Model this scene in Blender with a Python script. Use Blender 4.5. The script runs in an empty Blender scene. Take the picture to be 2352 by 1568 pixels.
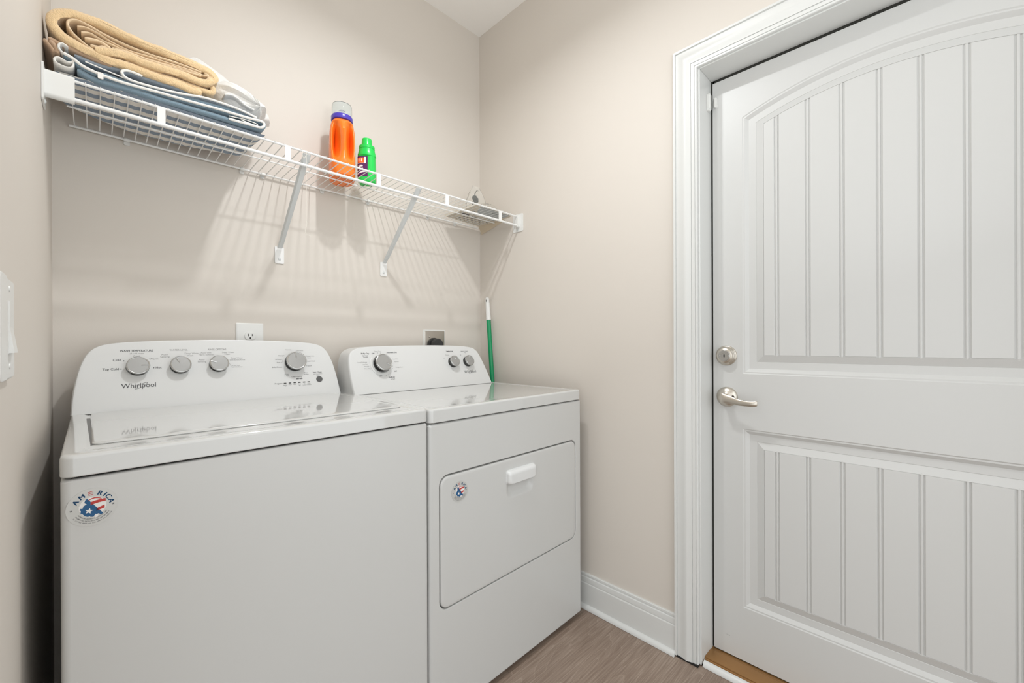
import bpy, math, random
from mathutils import Vector, Matrix, Euler, noise
random.seed(7)
SC = bpy.context.scene
COL = SC.collection
PI = math.pi

# ------------------------------------------------------------------ camera
F, V0, TH, ROLL = 960.58, 792.38, 0.7837, -0.0038
cd = bpy.data.cameras.new('camera')
cd.sensor_fit = 'HORIZONTAL'; cd.sensor_width = 36.0
cd.lens = F / 2352 * 36.0
cd.shift_y = (V0 - 784) / 2352
cd.clip_start = 0.01
cam = bpy.data.objects.new('camera', cd); COL.objects.link(cam)
cam.location = (-1.4725, -1.7186, 1.1082)
cam.rotation_euler = (Matrix.Rotation(-TH, 4, 'Z') @ Matrix.Rotation(PI/2 - 0.0011, 4, 'X') @ Matrix.Rotation(ROLL, 4, 'Z')).to_euler()
SC.camera = cam

# ------------------------------------------------------------------ world, exposure, large lights
SC.view_settings.view_transform = 'Standard'
SC.view_settings.look = 'None'
SC.view_settings.gamma = 1.0
SC.view_settings.use_curve_mapping = False
SC.view_settings.exposure = 0.04
w = bpy.data.worlds.new('even_world_fill'); SC.world = w; w.use_nodes = True  # even ambient light added to fill the room through its openings
bg = w.node_tree.nodes['Background']
bg.inputs[0].default_value = (0.95, 0.985, 1.0, 1); bg.inputs[1].default_value = 1.82

def area(name, loc, target, sx, sy, power, color):
    l = bpy.data.lights.new(name, 'AREA'); l.shape = 'RECTANGLE'; l.size = sx; l.size_y = sy
    l.energy = power; l.color = color
    o = bpy.data.objects.new(name, l); COL.objects.link(o); o.location = loc
    o.rotation_euler = (Vector(target) - Vector(loc)).to_track_quat('-Z', 'Y').to_euler()
    return o
# added fill lamp aimed up, so the ceiling spreads soft light
area('upward_fill', (-1.05, -1.75, 1.55), (-0.80, -1.35, 2.765), 0.3, 0.3, 6, (0.93, 0.98, 1.0))
# two downward bulbs of the ceiling lamp
def bulb(loc, power, r):
    l = bpy.data.lights.new('ceiling_bulb', 'AREA'); l.shape = 'DISK'; l.size = 2*r; l.spread = math.radians(168); l.energy = power; l.color = (0.97, 0.99, 1.0)
    o = bpy.data.objects.new('ceiling_bulb', l); COL.objects.link(o); o.location = loc
bulb((-0.85, -0.82, 2.54), 7.4, 0.030)
bulb((-0.84, -0.97, 2.54), 2.6, 0.030)

# ------------------------------------------------------------------ materials
MAT = {}
def mat(name, col, rough=0.5, metal=0.0, bump=0.0, bscale=200.0, var=0.0, vscale=3.0, coat=0.0, trans=0.0, spec=0.5, ior=None, sheen=0.0, alpha=1.0):
    m = bpy.data.materials.new(name); m.use_nodes = True
    nt = m.node_tree; b = nt.nodes['Principled BSDF']
    b.inputs['Base Color'].default_value = (*col, 1)
    b.inputs['Roughness'].default_value = rough
    b.inputs['Metallic'].default_value = metal
    b.inputs['Coat Weight'].default_value = coat
    b.inputs['Transmission Weight'].default_value = trans
    b.inputs['Specular IOR Level'].default_value = spec
    b.inputs['Sheen Weight'].default_value = sheen
    b.inputs['Alpha'].default_value = alpha
    if ior: b.inputs['IOR'].default_value = ior
    tc = nt.nodes.new('ShaderNodeTexCoord')
    if bump:
        n = nt.nodes.new('ShaderNodeTexNoise'); n.inputs['Scale'].default_value = bscale; n.inputs['Detail'].default_value = 3
        nt.links.new(tc.outputs['Object'], n.inputs['Vector'])
        bp = nt.nodes.new('ShaderNodeBump'); bp.inputs['Strength'].default_value = bump; bp.inputs['Distance'].default_value = 0.002
        nt.links.new(n.outputs['Fac'], bp.inputs['Height']); nt.links.new(bp.outputs['Normal'], b.inputs['Normal'])
    if var:
        n = nt.nodes.new('ShaderNodeTexNoise'); n.inputs['Scale'].default_value = vscale; n.inputs['Detail'].default_value = 4
        nt.links.new(tc.outputs['Object'], n.inputs['Vector'])
        mx = nt.nodes.new('ShaderNodeMix'); mx.data_type = 'RGBA'
        mx.inputs['A'].default_value = (*[c*(1-var) for c in col], 1); mx.inputs['B'].default_value = (*[min(1, c*(1+var)) for c in col], 1)
        nt.links.new(n.outputs['Fac'], mx.inputs['Factor']); nt.links.new(mx.outputs['Result'], b.inputs['Base Color'])
    MAT[name] = m
    return m
mat('wall_paint', (0.672, 0.624, 0.568), 0.62, bump=0.06, bscale=350, var=0.012, vscale=2.5)
mat('ceiling_paint', (0.90, 0.88, 0.85), 0.8, bump=0.05, bscale=300)
mat('trim_paint', (0.69, 0.695, 0.68), 0.32, bump=0.02, bscale=60)
mat('door_paint', (0.60, 0.60, 0.588), 0.38, bump=0.03, bscale=90)
mat('enamel', (0.585, 0.585, 0.572), 0.30, bump=0.012, bscale=45)
mat('enamel_gloss', (0.61, 0.612, 0.60), 0.07, coat=0.6)
mat('console_plastic', (0.70, 0.705, 0.70), 0.28)
mat('white_plastic', (0.76, 0.76, 0.74), 0.35, var=0.01)
mat('coated_wire', (0.82, 0.82, 0.81), 0.3)
mat('brace_metal', (0.66, 0.68, 0.68), 0.35)
mat('dark_gap', (0.012, 0.011, 0.01), 0.8)
mat('seal_dark', (0.018, 0.018, 0.014), 0.8)
mat('slot_grey', (0.16, 0.16, 0.16), 0.5)
mat('knob_face', (0.40, 0.40, 0.395), 0.36, metal=0.45, bump=0.02, bscale=500)
mat('knob_rim', (0.50, 0.50, 0.49), 0.22, metal=0.9)
mat('knob_side', (0.05, 0.05, 0.048), 0.35)
mat('button_grey', (0.10, 0.10, 0.10), 0.35)
mat('print_grey', (0.13, 0.13, 0.135), 0.5)
mat('print_light', (0.33, 0.33, 0.33), 0.5)
mat('logo_grey', (0.07, 0.07, 0.075), 0.4)
mat('nickel', (0.63, 0.585, 0.52), 0.3, metal=1.0, bump=0.02, bscale=400)
mat('nickel_dark', (0.12, 0.11, 0.10), 0.4, metal=0.8)
mat('bronze_sill', (0.36, 0.19, 0.07), 0.36, metal=0.45, var=0.15, vscale=14)
mat('terry_tan', (0.76, 0.55, 0.31), 0.95, bump=1.0, bscale=420, var=0.22, vscale=260, sheen=0.4)
mat('tan_hem', (0.76, 0.58, 0.38), 0.9, bump=0.3, bscale=500, sheen=0.2)
mat('brown_cloth', (0.47, 0.32, 0.21), 0.9, bump=0.4, bscale=300, var=0.12, vscale=40, sheen=0.2)
mat('blue_cloth', (0.20, 0.285, 0.35), 0.9, bump=0.6, bscale=700, var=0.18, vscale=500, sheen=0.3)
mat('blue_grey_cloth', (0.26, 0.30, 0.345), 0.9, bump=0.5, bscale=700, var=0.1, vscale=300, sheen=0.3)
mat('white_piping', (0.83, 0.81, 0.77), 0.85, bump=0.2, bscale=500)
mat('white_fleece', (0.75, 0.74, 0.715), 0.95, bump=0.6, bscale=160, sheen=0.5)
mat('orange_plastic', (0.95, 0.205, 0.018), 0.25, var=0.03, vscale=8)
mat('purple_plastic', (0.075, 0.05, 0.42), 0.25)
mat('green_plastic', (0.015, 0.58, 0.085), 0.28, var=0.03, vscale=10)
mat('clear_plastic', (0.93, 0.97, 0.97), 0.08, trans=0.92, ior=1.15)
mat('clear_film', (0.95, 0.95, 0.93), 0.12, trans=0.9, ior=1.08, bump=0.8, bscale=60)
mat('label_purple', (0.09, 0.012, 0.10), 0.4)
mat('label_orange', (0.80, 0.14, 0.02), 0.4)
mat('label_white', (0.85, 0.80, 0.82), 0.4)
mat('cardboard', (0.58, 0.49, 0.37), 0.85, var=0.05, vscale=30)
mat('card_light', (0.66, 0.60, 0.51), 0.8, var=0.04, vscale=20)
mat('panel_blue_grey', (0.45, 0.47, 0.48), 0.6)
mat('dark_fitting', (0.06, 0.065, 0.055), 0.4)
mat('steel_plate', (0.46, 0.43, 0.39), 0.35, metal=0.8, bump=0.02, bscale=300)
mat('rubber_black', (0.028, 0.028, 0.028), 0.45)
mat('pole_green', (0.0, 0.27, 0.10), 0.35)
mat('thread', (0.80, 0.77, 0.70), 0.8)
mat('badge_silver', (0.56, 0.56, 0.54), 0.4, metal=0.25)
mat('badge_blue', (0.005, 0.085, 0.22), 0.45)
mat('badge_red', (0.50, 0.035, 0.028), 0.45)
mat('badge_white', (0.80, 0.78, 0.76), 0.45)
mat('led_dark', (0.04, 0.04, 0.04), 0.4)

def striped():
    m = bpy.data.materials.new('striped_cloth'); m.use_nodes = True; nt = m.node_tree; b = nt.nodes['Principled BSDF']
    b.inputs['Roughness'].default_value = 0.9
    tc = nt.nodes.new('ShaderNodeTexCoord'); sep = nt.nodes.new('ShaderNodeSeparateXYZ'); nt.links.new(tc.outputs['Object'], sep.inputs[0])
    def mth(op, a, bb=None):
        n = nt.nodes.new('ShaderNodeMath'); n.operation = op
        for i, v in enumerate((a, bb)):
            if v is None: continue
            if isinstance(v, (int, float)): n.inputs[i].default_value = v
            else: nt.links.new(v, n.inputs[i])
        return n.outputs[0]
    # woven bands run along x, scalloped a little from wire to wire
    s = mth('ADD', mth('ADD', mth('MULTIPLY', sep.outputs['Y'], 1/0.046), mth('MULTIPLY', sep.outputs['X'], 0.55)),
            mth('MULTIPLY', mth('ABSOLUTE', mth('SINE', mth('MULTIPLY', sep.outputs['X'], PI/0.0254))), 0.05))
    f = mth('FRACT', s); g = mth('LESS_THAN', f, 0.5)
    mx = nt.nodes.new('ShaderNodeMix'); mx.data_type = 'RGBA'
    mx.inputs['A'].default_value = (0.80, 0.77, 0.72, 1); mx.inputs['B'].default_value = (0.27, 0.325, 0.40, 1)
    nt.links.new(g, mx.inputs['Factor']); nt.links.new(mx.outputs['Result'], b.inputs['Base Color'])
    n = nt.nodes.new('ShaderNodeTexNoise'); n.inputs['Scale'].default_value = 500; nt.links.new(tc.outputs['Object'], n.inputs['Vector'])
    bp = nt.nodes.new('ShaderNodeBump'); bp.inputs['Strength'].default_value = 0.4; bp.inputs['Distance'].default_value = 0.001
    nt.links.new(n.outputs['Fac'], bp.inputs['Height']); nt.links.new(bp.outputs['Normal'], b.inputs['Normal'])
    MAT['striped_cloth'] = m
striped()

def woodfloor():
    m = bpy.data.materials.new('vinyl_oak'); m.use_nodes = True; nt = m.node_tree; b = nt.nodes['Principled BSDF']
    b.inputs['Roughness'].default_value = 0.42
    L = nt.links.new
    tc = nt.nodes.new('ShaderNodeTexCoord'); oi = nt.nodes.new('ShaderNodeObjectInfo')
    mp = nt.nodes.new('ShaderNodeMapping'); mp.inputs['Scale'].default_value = (1.0, 6.5, 1.0)
    ad = nt.nodes.new('ShaderNodeVectorMath'); ad.operation = 'ADD'
    cmb = nt.nodes.new('ShaderNodeCombineXYZ'); mm = nt.nodes.new('ShaderNodeMath'); mm.operation = 'MULTIPLY'; mm.inputs[1].default_value = 9.0
    L(oi.outputs['Random'], mm.inputs[0]); L(mm.outputs[0], cmb.inputs[0]); L(mm.outputs[0], cmb.inputs[2])
    L(tc.outputs['Object'], ad.inputs[0]); L(cmb.outputs[0], ad.inputs[1]); L(ad.outputs[0], mp.inputs[0])
    # cathedral figure: contour lines of a stretched noise field
    n1 = nt.nodes.new('ShaderNodeTexNoise'); n1.inputs['Scale'].default_value = 1.5; n1.inputs['Detail'].default_value = 1.2; L(mp.outputs[0], n1.inputs['Vector'])
    m1 = nt.nodes.new('ShaderNodeMath'); m1.operation = 'MULTIPLY'; m1.inputs[1].default_value = 20.0; L(n1.outputs['Fac'], m1.inputs[0])
    fr = nt.nodes.new('ShaderNodeMath'); fr.operation = 'FRACT'; L(m1.outputs[0], fr.inputs[0])
    r1 = nt.nodes.new('ShaderNodeValToRGB'); e = r1.color_ramp.elements
    e[0].position = 0.0; e[0].color = (0.40, 0.40, 0.40, 1); e[1].position = 0.5; e[1].color = (0.5, 0.5, 0.5, 1)
    x = e.new(0.88); x.color = (0.56, 0.56, 0.56, 1); x = e.new(0.94); x.color = (0.90, 0.90, 0.90, 1); x = e.new(1.0); x.color = (0.40, 0.40, 0.40, 1)
    L(fr.outputs[0], r1.inputs[0])
    # long fine grain
    mp2 = nt.nodes.new('ShaderNodeMapping'); mp2.inputs['Scale'].default_value = (4.5, 130.0, 1.0); L(ad.outputs[0], mp2.inputs[0])
    n2 = nt.nodes.new('ShaderNodeTexNoise'); n2.inputs['Scale'].default_value = 2.2; n2.inputs['Detail'].default_value = 5; n2.inputs['Roughness'].default_value = 0.65; L(mp2.outputs[0], n2.inputs['Vector'])
    r2 = nt.nodes.new('ShaderNodeValToRGB'); e = r2.color_ramp.elements; e[0].position = 0.32; e[1].position = 0.72; L(n2.outputs['Fac'], r2.inputs[0])
    mp3 = nt.nodes.new('ShaderNodeMapping'); mp3.inputs['Scale'].default_value = (3.0, 14.0, 1.0); L(ad.outputs[0], mp3.inputs[0])
    n3 = nt.nodes.new('ShaderNodeTexNoise'); n3.inputs['Scale'].default_value = 1.3; n3.inputs['Detail'].default_value = 3; L(mp3.outputs[0], n3.inputs['Vector'])
    a = nt.nodes.new('ShaderNodeMix'); a.data_type = 'FLOAT'; a.inputs['Factor'].default_value = 0.52
    L(r1.outputs[0], a.inputs['A']); L(r2.outputs[0], a.inputs['B'])
    a2 = nt.nodes.new('ShaderNodeMix'); a2.data_type = 'FLOAT'; a2.inputs['Factor'].default_value = 0.35
    L(a.outputs['Result'], a2.inputs['A']); L(n3.outputs['Fac'], a2.inputs['B'])
    r = nt.nodes.new('ShaderNodeValToRGB'); e = r.color_ramp.elements
    e[0].position = 0.2; e[0].color = (0.165, 0.112, 0.082, 1); e[1].position = 0.85; e[1].color = (0.46, 0.37, 0.30, 1)
    x = e.new(0.5); x.color = (0.275, 0.205, 0.160, 1)
    L(a2.outputs['Result'], r.inputs[0]); L(r.outputs[0], b.inputs['Base Color'])
    bp = nt.nodes.new('ShaderNodeBump'); bp.inputs['Strength'].default_value = 0.25; bp.inputs['Distance'].default_value = 0.0006
    L(a.outputs['Result'], bp.inputs['Height']); L(bp.outputs['Normal'], b.inputs['Normal'])
    MAT['vinyl_oak'] = m
woodfloor()

# ------------------------------------------------------------------ mesh builder
class MB:
    def __init__(s): s.v = []; s.f = []; s.m = []; s.cur = 0
    def add(s, vs, fs):
        o = len(s.v); s.v += [tuple(p) for p in vs]; s.f += [tuple(i+o for i in f) for f in fs]; s.m += [s.cur]*len(fs); return s
    def box(s, x0, x1, y0, y1, z0, z1):
        return s.add([(x0,y0,z0),(x1,y0,z0),(x1,y1,z0),(x0,y1,z0),(x0,y0,z1),(x1,y0,z1),(x1,y1,z1),(x0,y1,z1)],
                     [(0,3,2,1),(4,5,6,7),(0,1,5,4),(1,2,6,5),(2,3,7,6),(3,0,4,7)])
    def loft(s, loops, cap0=True, cap1=True, closed=True):
        n = len(loops[0]); vs = [p for l in loops for p in l]; fs = []
        for a in range(len(loops)-1):
            for i in range(n if closed else n-1):
                j = (i+1) % n; fs.append((a*n+i, a*n+j, (a+1)*n+j, (a+1)*n+i))
        if cap0: fs.append(tuple(range(n))[::-1])
        if cap1: fs.append(tuple((len(loops)-1)*n+i for i in range(n)))
        return s.add(vs, fs)
    def tube(s, pts, r, n=8, closed=False):
        pts = [Vector(p) for p in pts]; loops = []; up = None
        for i, p in enumerate(pts):
            if closed: t = pts[(i+1) % len(pts)] - pts[i-1]
            else: t = pts[min(i+1, len(pts)-1)] - pts[max(i-1, 0)]
            t.normalize()
            if up is None:
                up = Vector((0,0,1)) if abs(t.z) < 0.9 else Vector((1,0,0))
            a = (up - t*up.dot(t)).normalized(); b = t.cross(a); up = a
            rr = r[i] if isinstance(r, (list, tuple)) else r
            loops.append([p + (a*math.cos(k*2*PI/n) + b*math.sin(k*2*PI/n))*rr for k in range(n)])
        if closed: loops.append(loops[0]); return s.loft(loops, False, False)
        return s.loft(loops)
    def lathe(s, prof, M=None, n=32, cap0=False, cap1=False):
        M = M or Matrix()
        loops = [[M @ Vector((r*math.cos(k*2*PI/n), r*math.sin(k*2*PI/n), h)) for k in range(n)] for r, h in prof]
        return s.loft(loops, cap0, cap1)
    def build(s, name, m, parent=None, smooth=35, bevel=0, seg=2, kind=None, label=None, recalc=True):
        me = bpy.data.meshes.new(name); me.from_pydata(s.v, [], s.f)
        ms = m if isinstance(m, (list, tuple)) else [m]
        for q in ms: me.materials.append(MAT[q])
        me.polygons.foreach_set('material_index', s.m)
        if recalc:
            import bmesh
            bm = bmesh.new(); bm.from_mesh(me); bmesh.ops.recalc_face_normals(bm, faces=bm.faces); bm.to_mesh(me); bm.free()
        if smooth is not None:
            me.polygons.foreach_set('use_smooth', [True]*len(me.polygons)); me.set_sharp_from_angle(angle=math.radians(smooth))
        me.update()
        o = bpy.data.objects.new(name, me); COL.objects.link(o)
        if parent is not None: o.parent = parent
        if bevel:
            b = o.modifiers.new('bevel', 'BEVEL'); b.width = bevel; b.segments = seg; b.limit_method = 'ANGLE'; b.angle_limit = math.radians(40); b.harden_normals = True
        if smooth is not None and ms[0] in ('enamel', 'enamel_gloss', 'console_plastic', 'trim_paint', 'white_plastic', 'coated_wire'):
            wn = o.modifiers.new('weighted_normal', 'WEIGHTED_NORMAL'); wn.keep_sharp = True; wn.weight = 80
        if kind: o['kind'] = kind
        if label: o['label'] = label
        return o

def thing(name, label, cat, loc=(0,0,0), rz=0, group=None):
    o = bpy.data.objects.new(name, None); COL.objects.link(o); o.location = loc; o.rotation_euler = (0,0,rz)
    o.empty_display_size = 0.05
    o['label'] = label; o['category'] = cat
    if group: o['group'] = group
    return o
def rooted(o, root):
    """parent o (built in world coordinates) under root, keeping it in place"""
    o.parent = root; o.matrix_parent_inverse = (Matrix.Translation(root.location) @ root.rotation_euler.to_matrix().to_4x4()).inverted(); return o
def rr(x0, x1, y0, y1, r, n=5):
    """rounded rectangle, 4*(n+1) points"""
    P = []
    for cx, cy, a in ((x1-r, y1-r, 0), (x0+r, y1-r, PI/2), (x0+r, y0+r, PI), (x1-r, y0+r, 1.5*PI)):
        for k in range(n+1):
            t = a + k*PI/2/n; P.append((cx + r*math.cos(t), cy + r*math.sin(t)))
    return P
def XZ(P, y): return [(a, y, b) for a, b in P]
def XY(P, z): return [(a, b, z) for a, b in P]
def YZ(P, x): return [(x, a, b) for a, b in P]
def catmull(P, k=6, closed=False):
    out = []; n = len(P); P = [Vector(p) for p in P]
    for i in range(n if closed else n-1):
        if closed: a, b, c, d = P[i-1], P[i], P[(i+1) % n], P[(i+2) % n]
        else: a, b, c, d = P[max(i-1,0)], P[i], P[i+1], P[min(i+2,n-1)]
        for j in range(k):
            t = j/k; out.append(0.5*((2*b)+(c-a)*t+(2*a-5*b+4*c-d)*t*t+(3*b-a-3*c+d)*t**3))
    if not closed: out.append(P[-1])
    return out
_tc = {}
def text_mesh(s, size, align='CENTER', bold=0.0, spacing=1.0, shear=0.0):
    key = (s, size, align, bold, spacing, shear)
    if key not in _tc:
        cu = bpy.data.curves.new('t', 'FONT'); cu.body = s; cu.size = size; cu.align_x = align; cu.align_y = 'CENTER'
        cu.resolution_u = 3; cu.offset = bold; cu.space_character = spacing; cu.shear = shear
        ob = bpy.data.objects.new('t', cu); COL.objects.link(ob)
        dg = bpy.context.evaluated_depsgraph_get(); dg.update()
        me = bpy.data.meshes.new_from_object(ob.evaluated_get(dg))
        _tc[key] = ([v.co.copy() for v in me.vertices], [tuple(p.vertices) for p in me.polygons])
        bpy.data.meshes.remove(me); bpy.data.objects.remove(ob); bpy.data.curves.remove(cu)
    return _tc[key]
def put_text(mb, M, s, x, y, size, align='CENTER', bold=0.0, rot=0, sx=1.0, spacing=1.0, shear=0.0):
    vs, fs = text_mesh(s, size, align, bold, spacing, shear)
    T = M @ Matrix.Translation((x, y, 0)) @ Matrix.Rotation(rot, 4, 'Z') @ Matrix.Diagonal((sx, 1, 1, 1))
    mb.add([T @ v for v in vs], fs)
def flat(mb, M, pts, z=0.0):
    mb.add([M @ Vector((a, b, z)) for a, b in pts], [tuple(range(len(pts)))])
def frame(origin, X, S):
    X = Vector(X).normalized(); S = Vector(S).normalized(); N = X.cross(S)
    return Matrix(((X.x,S.x,N.x,origin[0]),(X.y,S.y,N.y,origin[1]),(X.z,S.z,N.z,origin[2]),(0,0,0,1)))

# ================================================================== SETTING
XL, YF, H, XD = -1.556, -2.45, 2.765, 0.1022
m = MB(); m.box(XL-0.12, 0.12, 0.0, 0.12, -0.02, H); m.build('wall_back', 'wall_paint', kind='structure', smooth=None)
m = MB(); m.box(0, 0.12, -1.142, 0.0, -0.02, H); m.box(0, 0.12, YF, -2.086, -0.02, H); m.box(0, 0.12, -2.086, -1.142, 2.066, H)
m.build('wall_right', 'wall_paint', kind='structure', smooth=None)
m = MB(); m.box(XL-0.12, XL, -1.18, 0.0, -0.02, H); m.box(XL-0.12, XL, YF, -2.1, -0.02, H); m.box(XL-0.12, XL, -2.1, -1.18, 2.06, H)
m.build('wall_left', 'wall_paint', kind='structure', smooth=None)
# unseen front left open so even world light fills the room: header only
m = MB(); m.box(XL-0.12, 0.12, YF-0.12, YF, 2.45, H)
m.build('wall_front', 'wall_paint', kind='structure', smooth=None)
m = MB(); m.box(XL-0.12, 0.12, YF-0.12, 0.12, H, H+0.05); m.build('ceiling', 'ceiling_paint', kind='structure', smooth=None)

# floor: dark underlay with separate vinyl planks laid along x
fl = MB().box(XL-1.2, 0.16, YF-1.2, 0.0, -0.04, -0.012).build('floor', 'dark_gap', kind='structure', smooth=None)
pw = 0.229; k = 0; y = -0.035
while y > YF-1.1:
    y0 = y - pw; xs = [XL-1.2, XL + (0.35 + 0.41*k) % 1.22 - 0.1, 0.006]
    for a, b in zip(xs[:-1], xs[1:]):
        m = MB(); g = 0.00012
        m.loft([XY(rr(a+g, b-g, y0+g, y-g, 0.0004, 1), -0.012), XY(rr(a+g, b-g, y0+g, y-g, 0.0004, 1), -0.0004), XY(rr(a+g+0.0005, b-g-0.0005, y0+g+0.0005, y-g-0.0005, 0.0004, 1), 0.0)])
        m.build('plank', 'vinyl_oak', fl, smooth=None)
    y = y0; k += 1

# baseboards with a quarter-round shoe
BB = [(0,0.142),(0.0055,0.142),(0.0075,0.1395),(0.0078,0.133),(0.0058,0.1308),(0.0062,0.1285),(0.0105,0.1265),(0.0115,0.119),(0.0118,0.108),(0.0100,0.1065),(0.0118,0.1045),(0.0140,0.1005),(0.0142,0.003),(0,0.003)]
SH = [(0.0142,0.0175)] + [(0.0142 + 0.0135*math.sin(t), 0.001+0.0165*math.cos(t)) for t in [PI/2*i/8 for i in range(1, 9)]] + [(0.0142,0.001)]
def molding(name, prof, p0, p1, out, mt, **kw):
    p0, p1, out = Vector(p0), Vector(p1), Vector(out)
    return MB().loft([[p + out*o + Vector((0,0,z)) for o, z in prof] for p in (p0, p1)]).build(name, mt, smooth=30, **kw)
b = molding('baseboard_right', BB, (0,-0.015,0), (0,-1.071,0), (-1,0,0), 'trim_paint', kind='structure')
molding('shoe_molding', SH, (0,-0.03,0), (0,-1.0735,0), (-1,0,0), 'trim_paint', parent=b)
b = molding('baseboard_back', BB, (XL+0.002,0,0), (-0.002,0,0), (0,-1,0), 'trim_paint', kind='structure')
molding('shoe_molding', SH, (XL+0.03,0,0), (-0.03,0,0), (0,-1,0), 'trim_paint', parent=b)
b = molding('baseboard_left', BB, (XL,-0.015,0), (XL,-1.10,0), (1,0,0), 'trim_paint', kind='structure')
molding('shoe_molding', SH, (XL,-0.03,0), (XL,-1.10,0), (1,0,0), 'trim_paint', parent=b)

# door casing (mitred, moulded), jambs, sill
CY0, CY1, CZ = -1.152, -2.077, 2.0563
CP = [(0,0),(0,0.0085),(0.0015,0.0105),(0.0060,0.0105),(0.0066,0.0088),(0.0074,0.0088),(0.0080,0.0118),(0.0180,0.0122),(0.0184,0.0105),(0.0192,0.0105),(0.0196,0.0140),(0.026,0.0150),(0.034,0.0178),(0.040,0.0188),(0.048,0.0168),(0.058,0.0140),(0.068,0.0135),(0.0712,0.0132),(0.0720,0.0120),(0.0728,0.0132),(0.0732,0.0180),(0.0796,0.0185),(0.0804,0.0170),(0.0804,0)]
loops = []
for o, h in CP:
    loops.append([(-h, CY0+o, 0.006), (-h, CY0+o, CZ+o), (-h, CY1-o, CZ+o), (-h, CY1-o, 0.006)])
m = MB(); m.loft(loops, False, False, closed=False)
t1 = m.build('trim_1', 'trim_paint', kind='structure', smooth=30)
m = MB(); m.box(-0.0165, -0.0005, -1.1525, -1.0735, 0.0004, 0.0062); m.build('gap_shade_strip', 'dark_gap', t1, smooth=None)  # dark strip put in for the shade under the raised casing
m = MB()
m.box(0.0005, 0.16, -1.158, -1.1425, 0.004, 2.0655); m.box(0.0005, 0.16, -2.0855, -2.071, 0.004, 2.0655); m.box(0.0005, 0.16, -2.071, -1.158, 2.052, 2.0655)
m.build('trim_2', 'trim_paint', kind='structure', smooth=None, bevel=0.0015)

# ---------------- the door: moulded two-panel slab with bead-board planks
YC = -1.6145
def outline(o, upper, n=24):
    yl, yr = -1.2604-o, 2*YC+1.2604+o
    if upper:
        zb = 1.0054+o; R = 0.970-o; zc = 0.9815
        top = [(yl+(yr-yl)*i/n, zc+math.sqrt(R*R-(yl+(yr-yl)*i/n-YC)**2)) for i in range(n+1)]
    else:
        zb = 0.2028+o; zt = 0.8168-o
        top = [(yl+(yr-yl)*i/n, zt) for i in range(n+1)]
    bot = [(yr+(yl-yr)*i/n, zb) for i in range(n+1)]
    return top + bot
PR = [(0,0),(0.0030,0.0022),(0.0072,0.0022),(0.0090,0.0035),(0.0180,0.0110),(0.0400,0.0110),(0.0408,0.0122),(0.0425,0.0115),(0.0630,0.0030),(0.0640,0.0066)]
Z0, Z1, YA, YB = 0.020, 2.0405, -1.1645, -2.066
door = thing('door_1', 'white two-panel arched door with nickel lock and lever', 'door', (XD, YC, 0)); 
del door['label']; del door['category']; door['kind'] = 'structure'
m = MB()
for up in (True, False):
    m.loft([[(XD+d, a, b) for a, b in outline(o, up)] for o, d in PR], False, True)
n = 24; ol = outline(0, True); lo = outline(0, False); yl, yr = -1.2604, 2*YC+1.2604
def q(*p): m.add([(XD, a, b) for a, b in p], [tuple(range(len(p)))])
for i in range(n):
    q(ol[i], ol[i+1], (ol[i+1][0], Z1), (ol[i][0], Z1))
q((yl,0.8168),(yr,0.8168),(yr,1.0054),(yl,1.0054)); q((yl,Z0),(yr,Z0),(yr,0.2028),(yl,0.2028))
q((YA,Z0),(yl,Z0),(yl,Z1),(YA,Z1)); q((yr,Z0),(YB,Z0),(YB,Z1),(yr,Z1))
m.add([(XD,YA,Z0),(XD,YB,Z0),(XD,YB,Z1),(XD,YA,Z1),(XD+0.044,YA,Z0),(XD+0.044,YB,Z0),(XD+0.044,YB,Z1),(XD+0.044,YA,Z1)], [(0,4,5,1),(1,5,6,2),(2,6,7,3),(3,7,4,0),(4,7,6,5)])
rooted(m.build('slab', 'door_paint', smooth=28, recalc=False), door)
GV = [-1.3613-0.0844*k for k in range(7)]
cuts = [-1.3240] + GV + [2*YC+1.3240]
def ztop(yy, o): return 0.9815+math.sqrt((0.970-o)**2-(yy-YC)**2)
for up in (True, False):
    for k in range(8):
        a = cuts[k] - (0.0062 if k else 0.0); b = cuts[k+1] + (0.0062 if k < 7 else 0.0)
        zb = 1.0054+0.0632 if up else 0.2028+0.0632
        ys = [a+(b-a)*i/6 for i in range(7)]
        P = [(yy, ztop(yy, 0.0632) if up else 0.8168-0.0632) for yy in ys] + [(yy, zb) for yy in ys[::-1]]
        cyy = (a+b)/2; czz = (P[0][1]+zb)/2
        def ins(P, e): return [(yy + (e if yy < cyy else -e) if abs(yy-cyy) > 0.49*abs(a-b) else yy, zz + (-e if zz > czz else e)) for yy, zz in P]
        m = MB(); m.loft([[(XD+0.0068, p, r) for p, r in P], [(XD+0.0045, p, r) for p, r in P], [(XD+0.0030, p, r) for p, r in ins(P, 0.0016)]], False, True)
        rooted(m.build('plank', 'door_paint', smooth=20), door)
    for g in GV:
        zt = ztop(g, 0.060) if up else 0.8168-0.060; zb = 1.0054+0.060 if up else 0.2028+0.060
        m = MB(); m.loft([[(XD+0.0068, g-0.0030, z), (XD+0.0042, g-0.0024, z), (XD+0.0034, g, z), (XD+0.0042, g+0.0024, z), (XD+0.0068, g+0.0030, z)] for z in (zb, zt)])
        rooted(m.build('bead', 'door_paint', smooth=50), door)
m = MB(); m.box(XD+0.003, XD+0.03, YA-0.006, -1.1585, 0.02, 2.0515); m.box(XD+0.003, XD+0.03, YB-0.0045, YB+0.002, 0.02, 2.0515); m.box(XD+0.003, XD+0.03, YB, YA, Z1-0.003, 2.0515); m.box(XD+0.004, XD+0.03, YB, YA, 0.012, Z0+0.002)
m.build('weatherstrip', 'seal_dark', smooth=None)
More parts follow.
